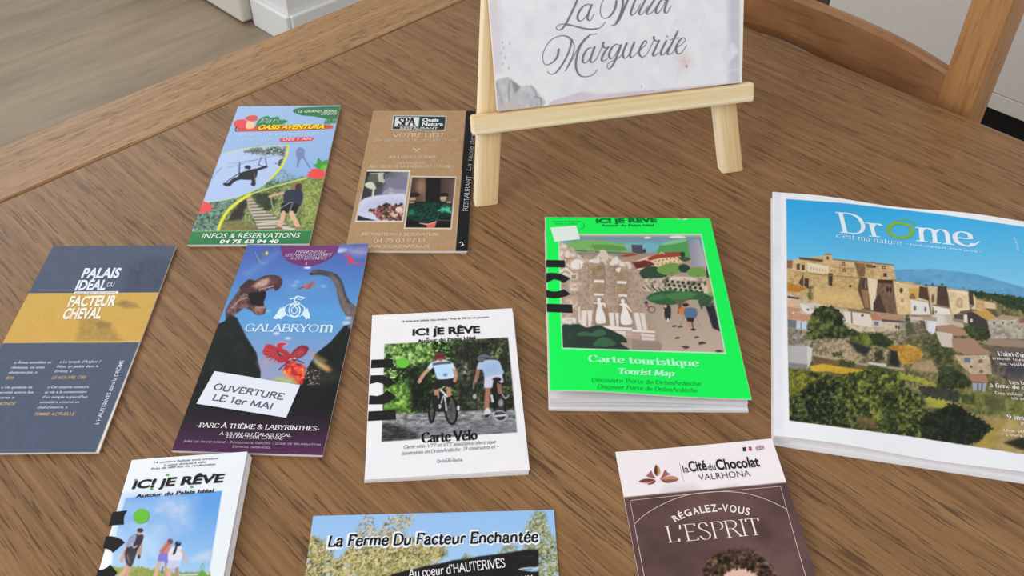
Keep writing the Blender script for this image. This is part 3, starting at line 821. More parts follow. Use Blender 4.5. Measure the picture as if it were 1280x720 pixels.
sky = [(190, 105), (300, 78), (400, 60), (560, 45), (690, 42), (682, 110), (640, 200), (560, 290), (460, 365), (320, 425), (180, 455), (55, 468)]
oa.grad(sky, (300, 60), (182, 204, 240), (300, 460), (178, 200, 240))
oa.leafy([(365, 88), (450, 55), (680, 50), (665, 120), (600, 105), (520, 118)], [(46, 54, 46), (96, 108, 96), (160, 176, 190)], 10, 12, soft=2, cover=0.72)
oa.leafy([(595, 180), (650, 130), (660, 160), (630, 195)], [(40, 48, 34), (90, 100, 70)], 8, 13, cover=0.8)
for q in [[(150, 240), (195, 205)], [(120, 290), (195, 205)], [(230, 210), (480, 140), (650, 105)], [(240, 178), (460, 148)]]: oa.line(q, 3, (110, 122, 150), a=0.7)
DK = (36, 36, 46)
oa.ell(388, 204, 24, 14, DK); oa.sp([(318, 268), (340, 244), (400, 226), (450, 216), (462, 240), (442, 292), (370, 298), (326, 290)], DK)
oa.line([(335, 282), (285, 300), (250, 332)], 26, DK, smooth=True); oa.ell(232, 334, 30, 13, DK, 0.15); oa.line([(430, 270), (432, 330)], 30, DK); oa.ell(428, 332, 18, 10, DK)
oa.line([(440, 228), (490, 212), (528, 200)], 17, DK, smooth=True); oa.line([(328, 172), (324, 240), (330, 262)], 7, DK); oa.line([(490, 130), (468, 186), (510, 200)], 5, DK); oa.line([(520, 138), (532, 205)], 5, DK); oa.line([(330, 245), (230, 312)], 5, DK); oa.line([(400, 216), (392, 205)], 12, DK)
oa.line([(438, 250), (442, 300)], 7, (150, 96, 110))
YL = (228, 226, 56)
oa.line([(690, 42), (682, 110), (640, 200), (560, 290)], 15, YL, smooth=True); oa.line([(560, 290), (460, 365), (320, 425), (180, 455), (55, 468)], 6, (206, 220, 150), smooth=True)
oa.line([(190, 105), (300, 78), (400, 60), (560, 45), (690, 42)], 7, (214, 220, 140), smooth=True)
oa.line([(158, 700), (190, 610), (240, 530), (320, 460), (405, 408)], 22, YL, smooth=True); oa.line([(400, 410), (600, 345), (830, 285)], 9, (212, 216, 76), smooth=True)
oa.sp([(752, 75), (778, 55), (815, 76), (812, 118), (832, 162), (862, 205), (845, 206), (802, 140), (782, 152), (766, 202), (752, 202), (760, 150), (750, 112)], (122, 138, 186))
oa.poly([(830, 262), (848, 250), (835, 238), (862, 236), (860, 218), (900, 214), (950, 225), (975, 242), (968, 275), (925, 292), (900, 284), (880, 294), (868, 278), (846, 280)], (238, 78, 78))
oa.poly([(876, 186), (905, 178), (915, 130), (945, 160), (990, 148), (985, 225), (940, 226), (905, 212)], (62, 158, 72)); oa.poly([(930, 215), (950, 185), (985, 190), (982, 235)], (116, 190, 60))
A(); oa.poly([(100, 532), (122, 472), (150, 484), (164, 492), (158, 516), (126, 524)], (238, 82, 82))
oa.grad([(60, 608), (620, 603), (605, 700), (30, 700)], (300, 605), (52, 132, 76), (300, 690), (40, 120, 66))
oa.line([(50, 609), (615, 604)], 2.5, (150, 190, 120))
Hd(); oa.sp([(720, 85), (745, 52), (900, 35), (1300, 35), (1250, 165), (1100, 165), (950, 138), (800, 122)], (60, 124, 78))
oa.leafy([(1050, 218), (1090, 175), (1110, 150), (1215, 165), (1205, 215), (1160, 210), (1110, 228)], [(46, 96, 62), (80, 140, 92), (150, 180, 190)], 26, 4, soft=1)
oa.sp([(310, 262), (330, 185), (400, 140), (450, 135), (470, 152), (555, 140), (570, 165), (655, 185), (590, 226), (400, 250)], (48, 136, 78))
oa.sp([(62, 215), (100, 178), (180, 172), (225, 215), (230, 275), (150, 282), (85, 262)], (232, 84, 84)); oa.line([(95, 255), (82, 285), (98, 302)], 12, (40, 34, 40), smooth=True)
oa.poly([(100, 268), (300, 246), (640, 232), (1060, 226), (1165, 240), (1150, 272), (700, 296), (110, 306)], (206, 84, 66)); oa.poly([(600, 238), (1060, 228), (1060, 276), (620, 292)], (224, 134, 60), 0.8)
oa.sp([(206, 200), (250, 190), (290, 215), (285, 262), (230, 275), (198, 262)], (244, 204, 160)); oa.sp([(186, 160), (240, 128), (318, 130), (320, 178), (250, 192)], (224, 92, 84))
oa.text('Parc', (345, 212), (585, 206), 46, WHT, shear=0.35, a=4, b=3, serif=0, **SERIF)
oa.text('OASIS AVENTURA', (318, 288), (1062, 278), 50, (106, 60, 30), 0.06, 0.22, lift=0.5); oa.text('OASIS AVENTURA', (322, 284), (1060, 275), 46, (250, 222, 40), 0.045, 0.22, lift=1.7)
oa.text('LE GRAND SERRE', (770, 98), (1200, 94), 27, (216, 236, 220), 0.012); oa.text('Drôme', (1024, 124), (1194, 120), 26, (216, 236, 220), 0.01, 0.3)
oa.text("L'aventure pour petits", (118, 358), (1044, 344), 34, (236, 242, 250), shear=0.2, a=4, b=2.6, serif=0, **SERIF)
oa.text('et grands !', (100, 416), (540, 408), 34, (236, 242, 250), shear=0.2, a=4, b=2.6, serif=0, **SERIF)
oa.sp([(568, 400), (590, 378), (760, 368), (920, 366), (942, 384), (918, 404), (760, 414), (592, 418)], (226, 76, 92)); oa.text('DÈS 1 AN', (604, 406), (914, 398), 26, (250, 210, 210), 0.02, 0.15)
A(); oa.text('INFOS & RÉSERVATIONS', (114, 641), (554, 638), 21, WHT, 0.004, 0.12); oa.text('04 75 68 94 40', (194, 664), (459, 663), 16, WHT, 0.03, 0.1)
t = leaflet('brochure', 'blue and green adventure park brochure with a zip line and rope bridge photo', 'brochure', oa, 'tourist leaflets on the table')
oa.build('front_panel', PRINT_GLOSS, t, 0.010)
slab('folded_panels', oa, 0.0, lambda u, v: 0.014 + 0.006 * u, PAPER, t, (0.012, 0.004, 0.006, 0.006))

# ---- spa restaurant leaflet
spa = Sheet(top_left(-0.861, 6.958, 0.0, 1.0, 2.1), 0.0, 1.0, 2.1, lambda u, v: 0.024 + 0.004 * u)
A = lambda: spa.crop(420, 130, 0.27778); B = lambda: spa.crop(440, 205, 0.125)
A(); spa.leafy([(-50, -50), (750, -50), (750, 750), (-50, 750)], [(166, 134, 98), (174, 142, 106), (182, 150, 114)], 8, 2)
spa.poly([(586, 30), (680, 30), (640, 690), (534, 690)], (27, 26, 29)); spa.line([(565, 300), (534, 680)], 2.2, (214, 196, 164))
spa.poly([(258, 51), (497, 54), (491, 119), (250, 116)], (226, 230, 226)); spa.poly([(261, 54), (494, 57), (488, 116), (254, 113)], (34, 58, 62)); spa.poly([(268, 58), (376, 59), (371, 102), (263, 101)], (226, 228, 230))
spa.text('SPA', (276, 97), (362, 97), 34, (36, 40, 44), a=8, b=2, **SERIF)
spa.text('Oasis', (388, 80), (462, 80), 15, WHT, 0.03); spa.text('Natura', (387, 99), (482, 99), 15, WHT, 0.03); spa.text('RESTAURANT', (288, 114), (458, 114), 9, (214, 220, 216), 0.02)
CR = (238, 226, 204)
spa.text('VOTRE LIEU', (252, 150), (481, 149), 17, CR, a=5, b=2.2, serif=7, **SERIF)
spa.text('de détente & de sérénité', (168, 171), (546, 168), 14, CR, shear=0.35, a=3, b=1.8, serif=0, **SERIF)
spa.stroke([(344, 206), (352, 200), (360, 208), (370, 202), (376, 208)], 3, CR); spa.stroke([(356, 216), (364, 211), (368, 217)], 2.6, CR)
spa.text('SPA & ESPACE DÉTENTE', (235, 245), (452, 244), 10, CR, a=5, b=3, serif=5, **SERIF)
spa.text('RESTAURANT', (277, 271), (405, 271), 8, CR, a=5, b=3, serif=5, **SERIF)
spa.text('AU COEUR DE LA DRÔME DES COLLINES', (148, 287), (532, 287), 11, CR, a=5, b=3, serif=5, **SERIF)
B(); spa.poly([(150, 58), (582, 63), (510, 582), (30, 580)], (232, 222, 204)); p1 = [(144, 74), (571, 78), (502, 569), (47, 566)]
spa.clip(p1); spa.grad(p1, (150, 200), (56, 56, 62), (560, 220), (138, 138, 160))
spa.poly([(340, 140), (566, 130), (540, 310), (300, 310)], (124, 122, 144), 2); spa.poly([(145, 75), (400, 76), (330, 100), (150, 110)], (46, 44, 48), 1)
spa.sp([(150, 178), (180, 105), (250, 88), (330, 92), (335, 190), (300, 225), (240, 255), (170, 250), (128, 215)], (92, 94, 84)); spa.sp([(260, 100), (322, 96), (326, 180), (276, 186)], (188, 188, 176), 1); spa.line([(320, 100), (322, 150)], 12, (36, 36, 38))
spa.sp([(132, 196), (200, 180), (240, 240), (200, 252), (140, 228)], (206, 210, 190), 0.8); spa.sp([(240, 185), (305, 185), (300, 218), (250, 245)], (70, 74, 58)); spa.line([(220, 235), (212, 280), (208, 318)], 20, (204, 206, 192), smooth=True); spa.line([(180, 95), (320, 92)], 7, (190, 190, 190))
spa.sp([(310, 306), (372, 240), (440, 250), (540, 262), (556, 304)], (150, 150, 172), 1); spa.line([(372, 238), (400, 262)], 7, (196, 196, 212)); spa.ell(395, 295, 30, 14, (186, 186, 204), soft=1.5)
spa.sp([(46, 505), (88, 372), (200, 322), (380, 306), (545, 318), (520, 575), (260, 580), (120, 545)], (204, 207, 232), 0.8); spa.sp([(80, 490), (140, 400), (300, 352), (500, 352), (500, 430), (300, 420), (180, 460)], (190, 193, 222), 3)
spa.poly([(45, 568), (56, 512), (160, 545), (250, 568)], (44, 46, 58)); spa.leafy([(168, 470), (240, 432), (320, 400), (400, 408), (500, 400), (520, 440), (500, 566), (300, 562), (210, 505)], [(40, 32, 28), (104, 62, 58), (150, 96, 84), (214, 186, 168)], 18, 4, contrast=2.4, soft=1, rough=2.5)
spa.ell(470, 456, 36, 28, (226, 208, 190)); spa.ell(425, 505, 34, 28, (214, 178, 160)); spa.ell(345, 498, 28, 24, (64, 66, 40)); spa.ell(330, 412, 24, 14, (40, 42, 36)); spa.ell(268, 495, 30, 18, (160, 78, 92)); spa.ell(432, 490, 12, 8, (70, 30, 36)); spa.ell(185, 460, 20, 14, (58, 62, 48))
spa.clip(); spa.poly([(595, 119), (1043, 125), (996, 652), (518, 646)], (226, 214, 196)); spa.poly([(602, 132), (1032, 138), (984, 638), (533, 634)], (30, 26, 27))
spa.clip([(602, 132), (1032, 138), (984, 638), (533, 634)]); spa.grad([(605, 140), (735, 140), (735, 375), (578, 375)], (620, 250), (84, 62, 54), (735, 250), (118, 92, 78)); spa.ell(690, 225, 36, 60, (152, 122, 98), soft=4); spa.grad([(885, 145), (1028, 148), (1012, 380), (885, 370)], (885, 250), (72, 54, 50), (1020, 250), (104, 82, 78))
spa.sp([(580, 300), (640, 285), (680, 310), (640, 332), (585, 330)], (42, 34, 32)); spa.poly([(574, 335), (640, 332), (635, 362), (572, 365)], (176, 148, 122)); spa.ell(596, 384, 34, 10, (168, 150, 132)); spa.sp([(880, 300), (945, 290), (965, 320), (890, 325)], (36, 30, 30)); spa.poly([(880, 328), (946, 325), (938, 362), (884, 362)], (190, 164, 136)); spa.ell(970, 382, 28, 10, (168, 150, 140)); spa.ell(912, 370, 24, 6, (180, 160, 140))
spa.leafy([(560, 400), (700, 382), (880, 385), (1002, 400), (990, 520), (880, 560), (720, 590), (545, 540)], [(10, 24, 24), (16, 50, 42), (34, 84, 66)], 16, 6, contrast=1.8, soft=1)
spa.leafy([(870, 468), (920, 432), (994, 430), (988, 490), (930, 482)], [(34, 120, 92), (80, 196, 158), (140, 226, 196)], 18, 8, soft=2); spa.leafy([(560, 470), (600, 455), (620, 500), (556, 510)], [(24, 90, 70), (60, 160, 124)], 16, 9, soft=2)
spa.line([(850, 562), (990, 566)], 4, (120, 140, 132)); spa.poly([(533, 575), (700, 585), (985, 575), (982, 636), (533, 634)], (22, 22, 24), 2)
spa.poly([(676, 588), (760, 600), (845, 575), (838, 604), (822, 642), (752, 640), (742, 612)], (216, 108, 92)); spa.line([(680, 592), (760, 600), (842, 575)], 8, (236, 176, 160), smooth=True)
spa.clip(); A(); spa.text('INFORMATIONS & RÉSERVATIONS', (113, 592), (466, 594), 12, CR, a=5, b=3, serif=5, **SERIF)
spa.text('04 75 03 97 18', (170, 625), (400, 624), 18, CR, a=5, b=2.6, serif=6, **SERIF); spa.text('WWW.SPAOASISNATURA.FR', (140, 648), (422, 648), 12, CR, a=5, b=3, serif=5, **SERIF)
spa.text('RESTAURANT', (592, 482), (607, 325), 20, WHT, a=5, b=2.4, serif=6, **SERIF); spa.text('La table des C', (606, 300), (627, 112), 20, WHT, shear=0.3, a=3.4, b=2, serif=0, **SERIF)
spa.stroke([(556, 626), (566, 622), (570, 634), (562, 640), (576, 634)], 3.4, WHT)
t = leaflet('brochure', 'kraft brown spa restaurant brochure with a black strip, left of the easel', 'brochure', spa, 'tourist leaflets on the table')
spa.build('front_panel', PRINT_MATT, t, 0.010)
slab('folded_panels', spa, 0.0, lambda u, v: 0.012 + 0.004 * u, PAPER, t, (0.004, 0.012, 0.006, 0.006))

# ---- palace leaflet
r = 0.018
pa = Sheet(top_left(-3.232, 4.908, r, 1.0, 2.1), r, 1.0, 2.1, lambda u, v: 0.028 - 0.004 * u)
A = lambda: pa.crop(0, 300, 0.3889); B = lambda: pa.crop(60, 320, 0.13889); C_ = lambda: pa.crop(0, 430, 0.18059)
pa.fill((87, 97, 118))
A(); pa.leafy([(-400, 0), (700, 0), (700, 720), (-400, 720)], [(82, 91, 111), (90, 100, 121)], 5, 3)
pa.leafy([(405, 85), (470, 55), (560, 60), (520, 165), (400, 165)], [(70, 78, 97), (84, 93, 113)], 12, 4, soft=6)
pa.poly([(-400, 174), (100, 172), (620, 169), (560, 326), (10, 330), (-400, 333)], (208, 168, 86)); pa.leafy([(-400, 174), (100, 172), (620, 169), (560, 326), (10, 330), (-400, 333)], [(202, 162, 80), (214, 175, 94)], 7, 5, a=0.7)
pa.leafy([(248, 300), (262, 238), (300, 225), (318, 262), (358, 282), (392, 326), (246, 326)], [(150, 124, 72), (190, 154, 82)], 9, 6, soft=4, a=0.8)
pa.leafy([(305, 268), (325, 258), (360, 268), (352, 282), (318, 282)], [(132, 112, 72), (164, 136, 76)], 6, 8, soft=2, a=0.8)
pa.leafy([(370, 205), (400, 194), (440, 205), (448, 218), (400, 218)], [(134, 114, 76), (170, 140, 80)], 6, 7, soft=2, a=0.85)
pa.line([(-400, 333), (10, 330), (560, 326)], 2, (224, 200, 150)); pa.line([(-400, 174), (100, 172), (620, 169)], 2, (214, 190, 140)); pa.line([(-400, 171), (100, 169), (620, 166)], 2.4, (66, 74, 92))
pa.poly([(449, 329), (475, 329), (340, 700), (301, 700)], (232, 222, 214))
B(); pa.text('PALAIS', (295, 198), (634, 195), 82, (226, 236, 246), 0.04); pa.text('IDÉAL', (240, 308), (510, 304), 84, (226, 236, 246), 0.04); pa.text('DU', (528, 278), (590, 276), 38, (206, 218, 232), 0.02)
pa.shape([(242, 322), (637, 318), (627, 342), (222, 346)], (240, 240, 238)); pa.text('MONUMENT HISTORIQUE', (245, 341), (612, 336), 12, (150, 150, 150), lift=2)
pa.text('FACTEUR', (172, 455), (600, 446), 86, (244, 238, 222), 0.04); pa.text('CHEVAL', (122, 568), (470, 560), 90, (244, 238, 222), 0.04)
C_(); LT_ = (212, 222, 234); GO = (214, 188, 138)
for s_, a_, b_ in [('« Âmes sensibles et', (95, 138), (352, 136)), ('rêveuses, ne vous', (75, 172), (306, 170)), ('abstenez pas. »', (58, 206), (255, 204)), ("« Le temple d'Angkor ?", (410, 133), (692, 131)), ('Non, un palais dans la', (393, 165), (681, 163)), ('Drôme. »', (375, 198), (495, 197)),
                   ('« Un symbole de', (5, 310), (221, 309)), ('fraternité entre les', (-62, 345), (229, 343)), ('cultures »', (-52, 381), (96, 379)), ('« Cet utopiste consacra', (327, 308), (613, 306)), ('sa vie à la construction', (308, 343), (597, 340)), ("d'un temple aujourd'hui", (290, 377), (600, 375)), ('considéré comme un', (273, 412), (546, 410)), ("chef-d'oeuvre. »", (258, 448), (466, 446))]:
    pa.text(s_, a_, b_, 17, LT_, 0.012, 0.1)
for s_, a_, b_ in [('RFI', (38, 248), (86, 247)), ('LE NOUVEL OBS', (357, 244), (590, 241)), ('LE MONDE', (-62, 426), (101, 424)), ('FEMME ACTUELLE', (236, 497), (510, 495))]: pa.text(s_, a_, b_, 20, GO, 0.004, 0.15)
pa.text('à HAUTERIVES dans la DRÔME', (684, 560), (860, 115), 27, LT_, 0.01)
t = leaflet('brochure', 'slate blue brochure with a mustard yellow band and press quotes, leftmost on the table', 'brochure', pa, 'tourist leaflets on the table')
pa.build('front_panel', PRINT_MATT, t, 0.010)
slab('folded_panels', pa, 0.0, lambda u, v: 0.017 - 0.004 * u, PAPER, t, (0.006, 0.006, 0.006, 0.006))
# ---- fantasy theme park leaflet
r = -0.032
def ga_surf(u, v): return 0.028 + 0.040 * np.exp(-((u - 1.0) ** 2) / 0.10 - (v ** 2) / 0.05)
ga = Sheet(top_left(-1.702, 4.912, r, 1.0, 2.1), r, 1.0, 2.1, ga_surf)
A = lambda: ga.crop(210, 300, 0.3889); B = lambda: ga.crop(285, 305, 0.15967); C_ = lambda: ga.crop(290, 400, 0.125); D = lambda: ga.crop(225, 450, 0.17364)
A(); al = [(-100, -20), (800, -20), (800, 740), (-100, 740)]
ga.grad(al, (400, 30), (74, 98, 176), (400, 230), (90, 158, 218)); ga.grad([(-100, 240), (800, 240), (800, 740), (-100, 740)], (400, 245), (90, 158, 218), (400, 430), (150, 158, 196))
B(); ga.poly([(120, 235), (160, 250), (410, 60), (380, 60)], (124, 162, 218), 6, a=0.5); ga.leafy([(430, 300), (760, 250), (780, 380), (500, 380)], [(80, 150, 214), (104, 160, 214), (120, 166, 220)], 80, 4, soft=12, a=0.7)
for x, y in [(540, 297), (517, 325), (750, 330), (380, 700), (310, 524)]: ga.ell(x, y, 18, 7, (170, 196, 236), soft=2, a=0.8)
ga.ell(622, 186, 26, 8, (236, 232, 246), soft=1); ga.sp([(860, 50), (880, 34), (930, 36), (920, 56), (870, 68)], (206, 212, 234), 1.2); ga.leafy([(860, 30), (1120, 30), (1120, 100), (980, 90)], [(120, 120, 180), (160, 150, 196), (130, 130, 190)], 40, 5, soft=5)
ga.poly([(410, 10), (418, 60), (432, 96), (462, 128), (505, 154), (555, 170), (606, 177), (660, 172), (720, 156), (776, 130), (822, 98), (855, 60), (872, 10)], (112, 52, 112))
LV = (232, 222, 240)
ga.text('FRANCHISSEZ', (527, 72), (766, 70), 20, LV, shear=0.2, a=5, b=3, serif=3, **SERIF); ga.text('LES PORTES DU TEMPS', (446, 97), (806, 95), 20, LV, shear=0.2, a=5, b=3, serif=3, **SERIF); ga.text('& DES LÉGENDES', (486, 122), (766, 121), 19, LV, shear=0.2, a=5, b=3, serif=3, **SERIF); ga.line([(614, 142), (612, 162)], 5, LV)
ga.line([(220, 132), (250, 105), (310, 62)], 12, (92, 106, 104), smooth=True); ga.ell(292, 76, 28, 16, (108, 122, 108), -0.7); ga.ell(304, 72, 10, 14, (200, 206, 160)); ga.line([(212, 66), (260, 150), (310, 140)], 3, (150, 180, 226), smooth=True)
RD = (206, 70, 90); ga.line([(902, 98), (930, 88), (958, 100)], 10, RD, smooth=True); ga.line([(935, 120), (958, 106), (972, 126), (985, 144)], 16, RD, smooth=True); ga.line([(938, 160), (965, 140), (1000, 152), (1042, 160)], 13, RD, smooth=True); ga.ell(958, 122, 20, 12, RD, 0.6)
ga.leafy([(-20, 520), (20, 450), (95, 350), (160, 330), (210, 420), (200, 505), (120, 505), (60, 552), (-10, 700)], [(48, 34, 38), (96, 66, 66), (150, 112, 104)], 34, 7, contrast=1.9, soft=1)
ga.line([(30, 500), (90, 440), (150, 420)], 8, (176, 140, 130), smooth=True); ga.line([(60, 480), (120, 400), (190, 370)], 6, (164, 128, 120), smooth=True); ga.line([(90, 400), (160, 350)], 8, (60, 40, 42))
ga.sp([(90, 345), (120, 312), (160, 278), (215, 284), (260, 260), (310, 244), (385, 248), (424, 284), (412, 335), (374, 368), (352, 346), (290, 372), (220, 372), (150, 395)], (76, 47, 47))
ga.leafy([(190, 332), (240, 286), (320, 262), (336, 292), (300, 328), (220, 350)], [(150, 112, 102), (196, 158, 146), (214, 180, 166)], 30, 8, soft=2); ga.sp([(96, 345), (160, 280), (200, 288), (170, 318), (110, 352)], (62, 42, 42)); ga.sp([(340, 262), (390, 254), (420, 290), (405, 335), (372, 345), (350, 300)], (62, 38, 44), 1.5); ga.leafy([(330, 262), (410, 262), (400, 320), (330, 320)], [(92, 60, 60), (140, 96, 90)], 18, 9, soft=4, a=0.6)
ga.sp([(160, 392), (225, 372), (292, 372), (296, 410), (280, 455), (284, 500), (245, 505), (195, 480), (170, 440)], (24, 13, 17))
ga.sp([(150, 500), (205, 478), (245, 490), (292, 488), (298, 516), (286, 546), (226, 556), (185, 525)], (92, 58, 57)); ga.leafy([(190, 500), (290, 492), (280, 545), (220, 552)], [(70, 40, 44), (140, 96, 92), (190, 150, 140)], 20, 6, soft=2, a=0.8)
for k in range(9):
    x = 244 + k * 13; y = 358 - k * 3.2; ga.poly([(x, y - 6), (x + 8, y - 8), (x + 5, y + (9 if k % 3 else 17))], (226, 208, 196), 0.4)
for k in range(7):
    x = 214 + k * 12; ga.poly([(x, 502), (x + 7, 502), (x + 4, 482)], (226, 208, 196), 0.4)
nk = [(640, 225), (690, 198), (760, 208), (830, 228), (885, 285), (910, 360), (935, 430), (1005, 496), (1030, 560), (985, 590), (935, 568), (890, 500), (858, 410), (845, 330), (800, 266), (730, 244), (650, 244)]
ga.sp(nk, (72, 70, 76)); ga.leafy([(800, 240), (870, 300), (900, 380), (930, 450), (1000, 510), (980, 580), (930, 556), (890, 490), (865, 400), (850, 320)], [(86, 82, 84), (126, 116, 110), (154, 142, 132)], 16, 11, soft=4)
for k in range(9): ga.line([(872 + k * 13, 430 + k * 16), (905 + k * 12, 412 + k * 15)], 3, (70, 66, 68), a=0.6)
ga.line([(845, 240), (890, 300), (915, 390), (950, 460)], 8, (44, 44, 54), smooth=True, soft=1.4); ga.ell(655, 234, 12, 9, (36, 36, 44)); ga.sp([(640, 226), (690, 200), (700, 215), (650, 230)], (96, 88, 82))
ga.line([(552, 355), (590, 335), (620, 330)], 9, (120, 70, 76), smooth=True); ga.poly([(590, 330), (660, 290), (640, 318), (690, 296), (672, 330), (625, 356), (600, 350)], (168, 104, 104)); ga.line([(625, 350), (665, 296)], 4, (100, 60, 66)); ga.ell(606, 322, 12, 6, (214, 120, 90))
ga.ell(945, 578, 24, 8, (226, 206, 216), soft=1.5); ga.ell(930, 618, 34, 10, (226, 214, 226), soft=2)
A(); DG = [(12, 19, 18), (19, 27, 25), (30, 38, 34)]
ga.leafy([(-60, 360), (180, 262), (200, 240), (222, 250), (250, 308), (284, 362), (298, 424), (296, 462), (270, 480), (-60, 480)], DG, 14, 2)
ga.leafy([(700, 250), (592, 270), (566, 276), (522, 328), (474, 366), (448, 412), (424, 470), (424, 500), (700, 500)], DG, 14, 3)
ga.leafy([(450, 420), (520, 400), (560, 440), (480, 500)], [(40, 44, 38), (66, 62, 50)], 10, 6, soft=6, a=0.7)
ga.grad([(-100, 455), (290, 455), (424, 470), (800, 440), (800, 760), (-100, 760)], (300, 540), (20, 21, 23), (300, 700), (92, 40, 88), soft=5)
ga.leafy([(590, 255), (660, 250), (620, 300), (580, 282)], [(70, 90, 120), (160, 150, 180)], 10, 8, soft=2)
C_(); ga.leafy([(395, 606), (480, 568), (620, 586), (670, 650), (560, 650)], [(150, 176, 110), (176, 190, 130), (140, 120, 60)], 40, 3, soft=1.5)
ga.leafy([(270, 430), (330, 390), (400, 420), (330, 470)], [(160, 150, 180), (190, 160, 180)], 30, 3, soft=6)
for x, y in [(445, 134), (560, 184)]: ga.ell(x, y, 26, 9, (226, 230, 250), soft=1.5)
ga.sp([(306, 330), (316, 290), (345, 246), (400, 248), (450, 275), (540, 300), (575, 340), (550, 395), (500, 432), (450, 410), (400, 380), (340, 360)], (182, 48, 62))
for k in range(12):
    t = k / 11; ang = 2.75 + t * 1.9; ga.line([(470, 330), (470 + 165 * math.cos(ang) * (1 - 0.25 * t), 330 - 110 * math.sin(ang) * (1 if t < 0.5 else 0.95))], 5, (132, 28, 44) if k % 2 else (214, 90, 92))
for k in range(8): ga.poly([(318 + k * 4, 338 - k * 13), (306 + k * 6, 326 - k * 13), (336 + k * 4, 330 - k * 11)], (196, 60, 72), 0.4)
ga.sp([(450, 310), (490, 330), (510, 362), (470, 350)], (60, 26, 40)); ga.line([(472, 325), (505, 350)], 8, (190, 190, 200))
ga.line([(440, 252), (470, 226), (520, 222), (552, 238), (540, 256)], 12, (236, 150, 170), smooth=True); ga.sp([(452, 240), (500, 228), (545, 240), (510, 256), (500, 290), (460, 285)], (196, 50, 70))
ga.sp([(588, 350), (620, 300), (690, 254), (750, 262), (768, 290), (728, 350), (660, 388), (610, 380)], (134, 38, 58)); ga.leafy([(620, 350), (680, 300), (720, 310), (680, 360)], [(180, 70, 70), (200, 120, 80)], 22, 4, soft=3)
for k in range(6): ga.line([(600, 360), (700 + k * 11, 258 + k * 16)], 4, (176, 56, 72))
ga.sp([(540, 330), (600, 350), (640, 400), (590, 440), (530, 420)], (170, 44, 58)); ga.ell(590, 402, 18, 14, (250, 214, 206), soft=1.4); ga.ell(628, 384, 10, 8, (240, 226, 226))
ga.line([(470, 500), (510, 460), (580, 410), (640, 400), (715, 430)], 10, (66, 24, 50), smooth=True)
ga.leafy([(505, 500), (540, 440), (620, 425), (700, 440), (735, 480), (728, 560), (706, 644), (656, 640), (610, 590), (530, 560)], [(150, 24, 42), (208, 46, 50), (238, 96, 60), (248, 170, 96)], 26, 5, contrast=2, soft=1)
ga.leafy([(520, 520), (600, 560), (640, 600), (590, 580)], [(250, 180, 90), (250, 140, 70)], 20, 2, soft=4)
ga.grad([(800, 385), (832, 385), (992, 498), (968, 514), (880, 470)], (810, 390), (150, 200, 220), (980, 505), (226, 120, 80), soft=3); ga.poly([(830, 420), (960, 470), (950, 500), (870, 455)], (232, 214, 90), 4, a=0.7); ga.poly([(792, 336), (830, 344), (935, 408), (912, 424), (830, 378)], (214, 150, 96), 4, a=0.85)
for k in range(46):
    x = 730 + random.Random(k).random() * 150; y = 500 + random.Random(k + 99).random() * 150; ga.ell(x, y, 5 if k % 4 else 9, 4, (206, 170, 170) if k % 3 else (244, 226, 232), soft=0.5, a=0.75)
A(); LG = (216, 240, 250)
B()
for cx, cy, rx, ry in [(505, 520, 62, 50), (540, 520, 62, 50), (522, 520, 40, 58)]:
    ga.stroke([(cx + rx * math.cos(a), cy + ry * math.sin(a)) for a in np.linspace(0, 2 * math.pi, 14, endpoint=False)], 9, LG, closed=True)
ga.stroke([(520, 490), (545, 520), (520, 548), (496, 520)], 8, LG, closed=True)
ga.stroke([(488, 432), (520, 424), (545, 412), (600, 424)], 13, LG); ga.stroke([(540, 420), (520, 445), (560, 462), (530, 482), (508, 470)], 10, LG); ga.stroke([(600, 424), (575, 436), (545, 434)], 7, LG)
ga.shape([(352, 582), (378, 552), (398, 520), (412, 494), (420, 512), (440, 486), (440, 520), (452, 560), (430, 574), (418, 592), (400, 584), (376, 592)], LG); ga.shape([(642, 588), (640, 550), (630, 528), (622, 500), (612, 516), (600, 492), (592, 524), (578, 556), (600, 572), (612, 594), (624, 584)], LG)
ga.text('LE MONDE DE', (310, 612), (662, 619), 13, (150, 200, 240), a=5, b=3, serif=0, gap=60, **SERIF)
ga.text('GALABRYO', (128, 684), (706, 690), 56, LG, a=8, b=3.6, serif=7, **SERIF); ga.text('m', (712, 690), (820, 691), 82, LG, a=8, b=3.6, serif=4, **SERIF)
D(); ga.text('-PARC À THÈME & LABYRINTHES-', (116, 484), (1001, 510), 30, WHT, a=9, b=4, serif=8, **SERIF)
ga.text('à 3,5 km du Palais idéal', (282, 540), (799, 553), 24, WHT, a=7, b=3.6, serif=4, caps=0.78, **SERIF); ga.text('du facteur Cheval', (334, 561), (738, 574), 24, WHT, a=7, b=3.6, serif=4, caps=0.78, **SERIF)
ga.text('Aire de pique-nique * Boissons & snacks * Zone de brumisation', (22, 592), (1010, 617), 15, (226, 214, 226), a=5, b=3.4, serif=3, caps=0.8, **SERIF); ga.text('Espaces ombragés', (378, 631), (648, 639), 15, (226, 214, 226), a=5, b=3.4, serif=3, caps=0.8, **SERIF)
t = leaflet('brochure', 'dinosaur and phoenix theme park brochure with a white sticker across it', 'brochure', ga, 'tourist leaflets on the table')
ga.build('front_panel', PRINT_GLOSS, t, 0.010)
slab('folded_panels', ga, lambda u, v: max(0.0, float(ga_surf(u, v)) - 0.028), lambda u, v: float(ga_surf(u, v)) - 0.011, PAPER, t, (0.006, 0.006, 0.006, 0.006))
